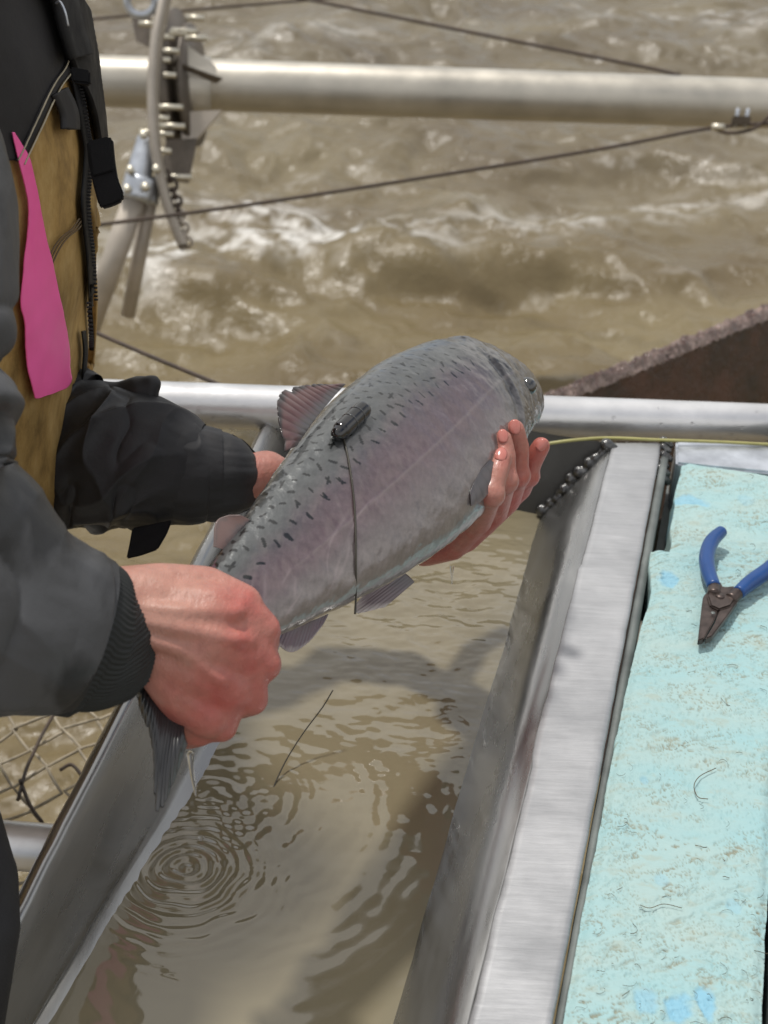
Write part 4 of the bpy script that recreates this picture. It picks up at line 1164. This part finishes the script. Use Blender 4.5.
P = sleeve('sleeve', near_path, M_jacket, 420, 260, folds_near)
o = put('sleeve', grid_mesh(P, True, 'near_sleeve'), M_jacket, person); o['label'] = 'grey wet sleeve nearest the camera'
def cuff_folds(s, t, L):
    return .00035 * np.sin(t * 80) * smoothstep(0, .01, s) * smoothstep(L, L - .008, s) + .001 * cyl(s, t, 30, 2, 71)
P = sleeve('cuff', [(58, 630, .737, 78), (74, 635, .742, 82), (89, 638, .746, 79), (99, 641, .749, 72), (102, 641, .751, 62), (94, 640, .752, 56)], M_cuff, 90, 720, cuff_folds)
o = put('cuff', grid_mesh(P, True, 'near_cuff'), M_cuff, person)
# far sleeve
def folds_far(s, t, L):
    a = cyl(s, t, 7, .6, 81, -12, 2, .3); b = cyl(s, t, 14, .5, 82, -16, 2, .3)
    c = cyl(s, t, 24, .6, 83, -14, 2, .4)
    d = .009 * ((1 - np.abs(a)) ** 4 - .3) + .0055 * ((1 - np.abs(b)) ** 7 - .15) - .0025 * (1 - np.abs(c)) ** 12
    return d * smoothstep(L, L - .04, s) + .0005 * cyl(s, t, 50, 4, 84, 0, 2)
far_path = [(-10, 60, 1.14, 70), (5, 250, 1.13, 72), (20, 400, 1.12, 72), (60, 448, 1.10, 76), (100, 458, 1.09, 74), (140, 462, 1.085, 72), (170, 468, 1.083, 62), (192, 474, 1.083, 52)]
P = sleeve('sleeve', far_path, M_jacket_far, 380, 240, folds_far)
o = put('sleeve', grid_mesh(P, True, 'far_sleeve'), M_jacket_far, person); o['label'] = 'black wrinkled sleeve behind the vest'
def cf2(s, t, L): return .0016 * (1 - np.abs(cyl(s, t, 26, .7, 93, 6, 2, .4))) ** 4 + .001 * cyl(s, t, 30, 2, 91)
P = sleeve('cuff', [(176, 470, 1.083, 56), (192, 474, 1.083, 52), (206, 474, 1.085, 48), (219, 475, 1.087, 45), (226, 475, 1.088, 42), (228, 475, 1.09, 37), (220, 475, 1.09, 30)], M_jacket_far, 120, 200, cf2)
put('cuff', grid_mesh(P, True, 'far_cuff'), M_jacket_far, person)
# puffed fold above the sleeve and hanging cuff tab
bm = bmesh.new()
for a, b in (((118, 396, 1.09, 14), (140, 392, 1.085, 17)), ((140, 392, 1.085, 15), (152, 384, 1.08, 10)), ((152, 384, 1.08, 9), (150, 398, 1.08, 9)), ((98, 398, 1.09, 18), (122, 402, 1.09, 20))):
    capsule(bm, pt(*a[:3]), pt(*b[:3]), a[3] * a[2] / F, b[3] * b[2] / F)
put('sleeve_fold', remeshed(bm, .0025, 6, 'sleeve_fold'), M_jacket_far, person)
tab = [(132, 528, 1.06), (172, 520, 1.06), (166, 535, 1.055), (157, 550, 1.05), (140, 556, 1.05), (126, 559, 1.05), (129, 545, 1.055)]
o = put('cuff_tab', prism_mesh([pt(*q) for q in tab], Fw * .004, 'cuff_tab', .001), M_strap, person, False)

# trunk: jacket body, then the vest laid on it
def torso_mesh(grow, z0, z1, name, seed, amp=.006, n=200, seg=260):
    zs = np.linspace(z0, z1, n); th = np.linspace(0, 2 * np.pi, seg, endpoint=False)
    Z, TT = np.meshgrid(zs, th, indexing='ij')
    xf = np.interp(zs, [.75, .90, 1.0, 1.1, 1.2, 1.3, 1.4, 1.5], TORSO_X)        # front line x
    rx = np.interp(zs, [.75, 1.0, 1.2, 1.4, 1.5], [.12, .13, .15, .14, .10]); ry = np.interp(zs, [.75, 1.0, 1.3, 1.4, 1.5], [.20, .19, .215, .19, .11])
    cx = xf - rx
    X = cx[:, None] + (rx[:, None] + grow) * np.sign(np.cos(TT)) * np.abs(np.cos(TT)) ** .85; Y = .93 + (ry[:, None] + grow) * np.sign(np.sin(TT)) * np.abs(np.sin(TT)) ** .85
    Pn = np.stack([X, Y, Z], -1); nn = np.stack([np.cos(TT), np.sin(TT), 0 * Z], -1)
    d = amp * fbm(np.stack([X * 9, Y * 9, Z * 6], -1), 3, seed=seed)
    return Pn + nn * d[..., None]
TORSO_X = [-.42, -.32, -.250, -.237, -.2255, -.224, -.236, -.26]
P = torso_mesh(0.0, .90, 1.50, 'jacket', 21)
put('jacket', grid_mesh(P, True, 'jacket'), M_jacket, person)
P = torso_mesh(.012, .94, 1.47, 'vest', 22, .005)
vest_me = grid_mesh(P, True, 'vest'); VB = bvh_of(vest_me)
def mat_canvas():
    mt, nt, b = new_mat('tan_canvas')
    n = add_noise(nt, 26, 6, .7, vec_scale=(1.2, 1.2, .8)); n3 = add_noise(nt, 6, 4, .6)
    r = ramp(nt, n.outputs['Fac'], [(.3, (.20, .125, .042)), (.5, (.42, .275, .10)), (.7, (.56, .40, .18))])
    r3 = ramp(nt, n3.outputs['Fac'], [(.35, (.62, .60, .52)), (.65, (1.1, 1.05, .95))])
    mx = nt.nodes.new('ShaderNodeMix'); mx.data_type = 'RGBA'; mx.blend_type = 'MULTIPLY'; mx.inputs['Factor'].default_value = 1
    nt.links.new(r.outputs['Color'], mx.inputs['A']); nt.links.new(r3.outputs['Color'], mx.inputs['B']); nt.links.new(mx.outputs['Result'], b.inputs['Base Color'])
    b.inputs['Roughness'].default_value = .7; b.inputs['Specular IOR Level'].default_value = .3
    n2 = add_noise(nt, 900, 2, .5); b1 = bump(nt, n2.outputs['Fac'], .4, .0004, b); n4 = add_noise(nt, 35, 4, .6, vec_scale=(1.2, 1.2, .8)); bump(nt, n4.outputs['Fac'], .5, .004, b, b1)
    return mt
M_canvas = mat_canvas()
put('vest', vest_me, M_canvas, person)
# dark yoke over the shoulder
o = put('yoke', drape(VB, [(-40, -60, 80), (0, -60, 62), (40, -60, 64), (58, -60, 66), (72, -60, 58), (95, -60, 45), (120, -60, 32), (140, -60, 20), (160, -60, 8)], .003, 50, 60, 'yoke', .9, .0015, 30), M_yoke, person); solid(o, .002)
# seam: dark tape with two pale stitched lines
def bandp(pts_, w_, off, name, mat_, th=.001, n=60, k=4, fb=.9):
    pp = crom(pts_, n); P = []
    for i in range(n):
        t = pp[min(i + 1, n - 1)] - pp[max(i - 1, 0)]; t /= np.linalg.norm(t); nn = np.array([-t[1], t[0]])
        row = []
        for j in range(k + 1):
            q = pp[i] + nn * w_ * (j / k - .5); h = hit(VB, q[0], q[1], off)
            row.append(list(h) if h is not None else None)
        P.append(row)
    flat_ = [v for r in P for v in r if v is not None]
    last = flat_[0]
    for i in range(n):
        for j in range(k + 1):
            if P[i][j] is None:
                c = [v for v in P[i] if v is not None]; dref = depth(Vector(c[-1])) if c else depth(Vector(last))
                t = pp[min(i + 1, n - 1)] - pp[max(i - 1, 0)]; t /= np.linalg.norm(t); q = pp[i] + np.array([-t[1], t[0]]) * w_ * (j / k - .5)
                P[i][j] = list(pt(q[0], q[1], dref + .001))
            last = P[i][j]
    o = put(name, grid_mesh(np.array(P), False, name), mat_, person); solid(o, th); return o
M_stitch = simple('pale_thread', (.42, .37, .27), .7, 0, .15, 60, 0)
seam = [(66, 52), (60, 70), (50, 84), (40, 102), (30, 124), (20, 146), (12, 162)]
bandp(seam, 8, .0045, 'seam_tape', M_yoke)
bandp([(x - 3.4, y - 2) for x, y in seam], 1.0, .0062, 'stitching', M_stitch, .0006)
bandp([(x + 2.8, y + 2) for x, y in seam], 1.0, .0062, 'stitching', M_stitch, .0006)
M_stitch2 = simple('brown_thread', (.12, .08, .04), .7, 0, .15, 60, 0)
for dx in (0, 3.2, 6.4):
    bandp([(42 + dx, 262), (50 + dx, 246), (58 + dx, 236), (68 + dx, 228), (75 + dx, 218)], .9, .0028, 'stitching', M_stitch2, .0006)
# zip: dark tape with small teeth
zipl = [(64, 68), (70, 82), (75, 105), (79, 130), (82, 150), (81, 175), (79, 200), (81, 225), (84, 250), (86, 275), (88, 305), (90, 335), (90, 350)]
bandp(zipl, 8, .0040, 'zip_tape', M_strap, .0012, 110)
zp = crom(zipl, 88)
zm = None
for i in range(2, 86):
    c = hit(VB, zp[i][0] + 1, zp[i][1], .0055)
    if c is None:
        h = hit(VB, 60, zp[i][1]); c = pt(zp[i][0] + 1, zp[i][1], (depth(h) if h is not None else .95) + .004)
    if zm is None: zm = box_mesh((-.0014, -.0008, -.0006), (.0028, 0, 0), (0, .0016, 0), (0, 0, .0010), 0)
    o = link('zip_tooth', zm, M_yoke, None, False); o.location = c; setparent(o, person); o.location = c
# tan placket to the right of the zip, standing proud
bandp([(84, 196), (90, 215), (93, 240), (93, 270), (94, 300), (93, 330), (91, 360), (86, 400), (83, 440)], 6, .003, 'placket', M_canvas, .003, 90)
bandp([(78, 330), (80, 350), (79, 370), (79, 400)], 4, .004, 'placket_gap', M_strap, .001, 40)
# pink tape stuck on the vest
pk = [(132, 4, 6), (144, 6, 13), (157, 9, 21), (172, 13, 25), (188, 17, 29), (205, 20, 32), (230, 19, 37), (260, 16, 44), (300, 13, 53), (320, 16, 57), (345, 18, 61), (365, 20, 62), (384, 24, 61), (396, 27, 30)]
o = put('pink_tape', drape(VB, pk, .0055, 40, 140, 'pink_tape', .9, .0016, 55), M_pink, person); solid(o, .0008)
# shoulder strap, its tail, the small tab
o = put('shoulder_strap', drape(VB, [(-40, 28, 52), (-20, 36, 60), (0, 42, 69), (19, 47, 80), (47, 54, 91), (70, 62, 96), (86, 71, 99), (110, 81, 101), (135, 86, 102), (152, 89, 102)], .008, 40, 90, 'shoulder_strap', .9), M_strap, person); solid(o, .004)
def slab(rows, d, th, name, mat_, bev=.0012):
    me = prism_mesh([pt(x, y, dd_) for x, y, dd_ in rows], Fw * th, name, bev); return put(name, me, mat_, person, False)
dS = .905
slab([(86, 141, dS), (108, 136, dS), (112, 138, dS), (114, 160, dS), (117, 178, dS), (123, 193, dS), (122, 200, dS), (112, 205, dS), (101, 208, dS), (98, 204, dS), (93, 185, dS), (88, 163, dS)], 0, .006, 'strap_end', M_strap)
slab([(89, 145, dS - .002), (110, 140, dS - .002), (113, 158, dS - .002), (114, 170, dS - .002), (93, 176, dS - .002)], 0, .002, 'strap_fold', M_strap, .0006)
bandp([(50, 92), (56, 104), (60, 116), (61, 130)], 17, .006, 'loop_tab', M_yoke, .002, 24)
slab([(69, 66, .885), (90, 70, .885), (90, 84, .885), (72, 82, .885)], 0, .006, 'buckle', M_strap)
o = put('buckle_wire', tube_mesh([pt(56, 3, .86), pt(60, 2, .858), (pt(65, 12, .858)), pt(68, 26, .862)], .0008, 8, 24), M_galv, person)
bandp([(30, -20), (44, 0), (50, 20), (56, 40), (62, 58)], 22, .012, 'strap_pad', M_black, .004, 40)
# hood added above the frame, to keep skin out of the water reflection
P = []
for i in range(40):
    a_ = math.pi * (.04 + .60 * i / 39)
    P.append([[-.325 - .112 * math.cos(a_), .92 + .100 * math.sin(a_) * math.cos(b_), 1.715 + .130 * math.sin(a_) * math.sin(b_)] for b_ in np.linspace(0, 2 * math.pi, 60, endpoint=False)])
solid(put('unseen_hood', grid_mesh(np.array(P), True, 'unseen_hood'), M_jacket, person), .004)
# trousers and boots
def leg_mesh(y, seed):
    pts_ = [Vector((-.44, y, .93)), Vector((-.50, y, .80)), Vector((-.55, y, .62)), Vector((-.57, y, .45)), Vector((-.60, y, .25)), Vector((-.61, y, .15))]
    me = tube_mesh(pts_, [.10, .098, .082, .07, .06, .058], 60, 90)
    return me
for y in (.80, 1.04):
    put('trouser_leg', leg_mesh(y, 1), M_trouser, person)
    bm = bmesh.new(); capsule(bm, Vector((-.64, y, .105)), Vector((-.48, y, .095)), .052, .043, 16); capsule(bm, Vector((-.63, y, .12)), Vector((-.60, y, .34)), .055, .062, 16)
    put('boot', remeshed(bm, .006, 4, 'boot'), M_trouser, person)
# jacket hem at lower left
hem = [(-40, 790, .80), (0, 838, .80), (10, 852, .80), (6, 866, .80), (15, 885, .80), (22, 905, .80), (24, 925, .80), (12, 945, .80), (-10, 965, .80), (-60, 975, .80)]
bm = bmesh.new()
for a, b in (((-30, 800, .84, 26), (-26, 880, .82, 44)), ((-26, 880, .82, 44), (-22, 930, .80, 42)), ((-22, 930, .80, 42), (-60, 1050, .80, 60))):
    capsule(bm, pt(*a[:3]), pt(*b[:3]), a[3] * a[2] / F, b[3] * b[2] / F, 24)
put('jacket_hem', remeshed(bm, .003, 5, 'jacket_hem'), M_trouser, person)

# small pieces belong to the part they are sewn or set on
def first(n): return next(o for o in person.children if o.name.split('.')[0] == n)
zt_, vs_, bd_, ss_ = first('zip_tape'), first('vest'), first('body'), first('shoulder_strap')
for o in list(person.children):
    n = o.name.split('.')[0]
    tgt = {'zip_tooth': zt_, 'stitching': vs_, 'fingernail': bd_, 'buckle': ss_, 'buckle_wire': ss_, 'strap_end': ss_, 'strap_fold': ss_}.get(n)
    if tgt is not None: o.parent = tgt; o.matrix_parent_inverse = Matrix.Identity(4)
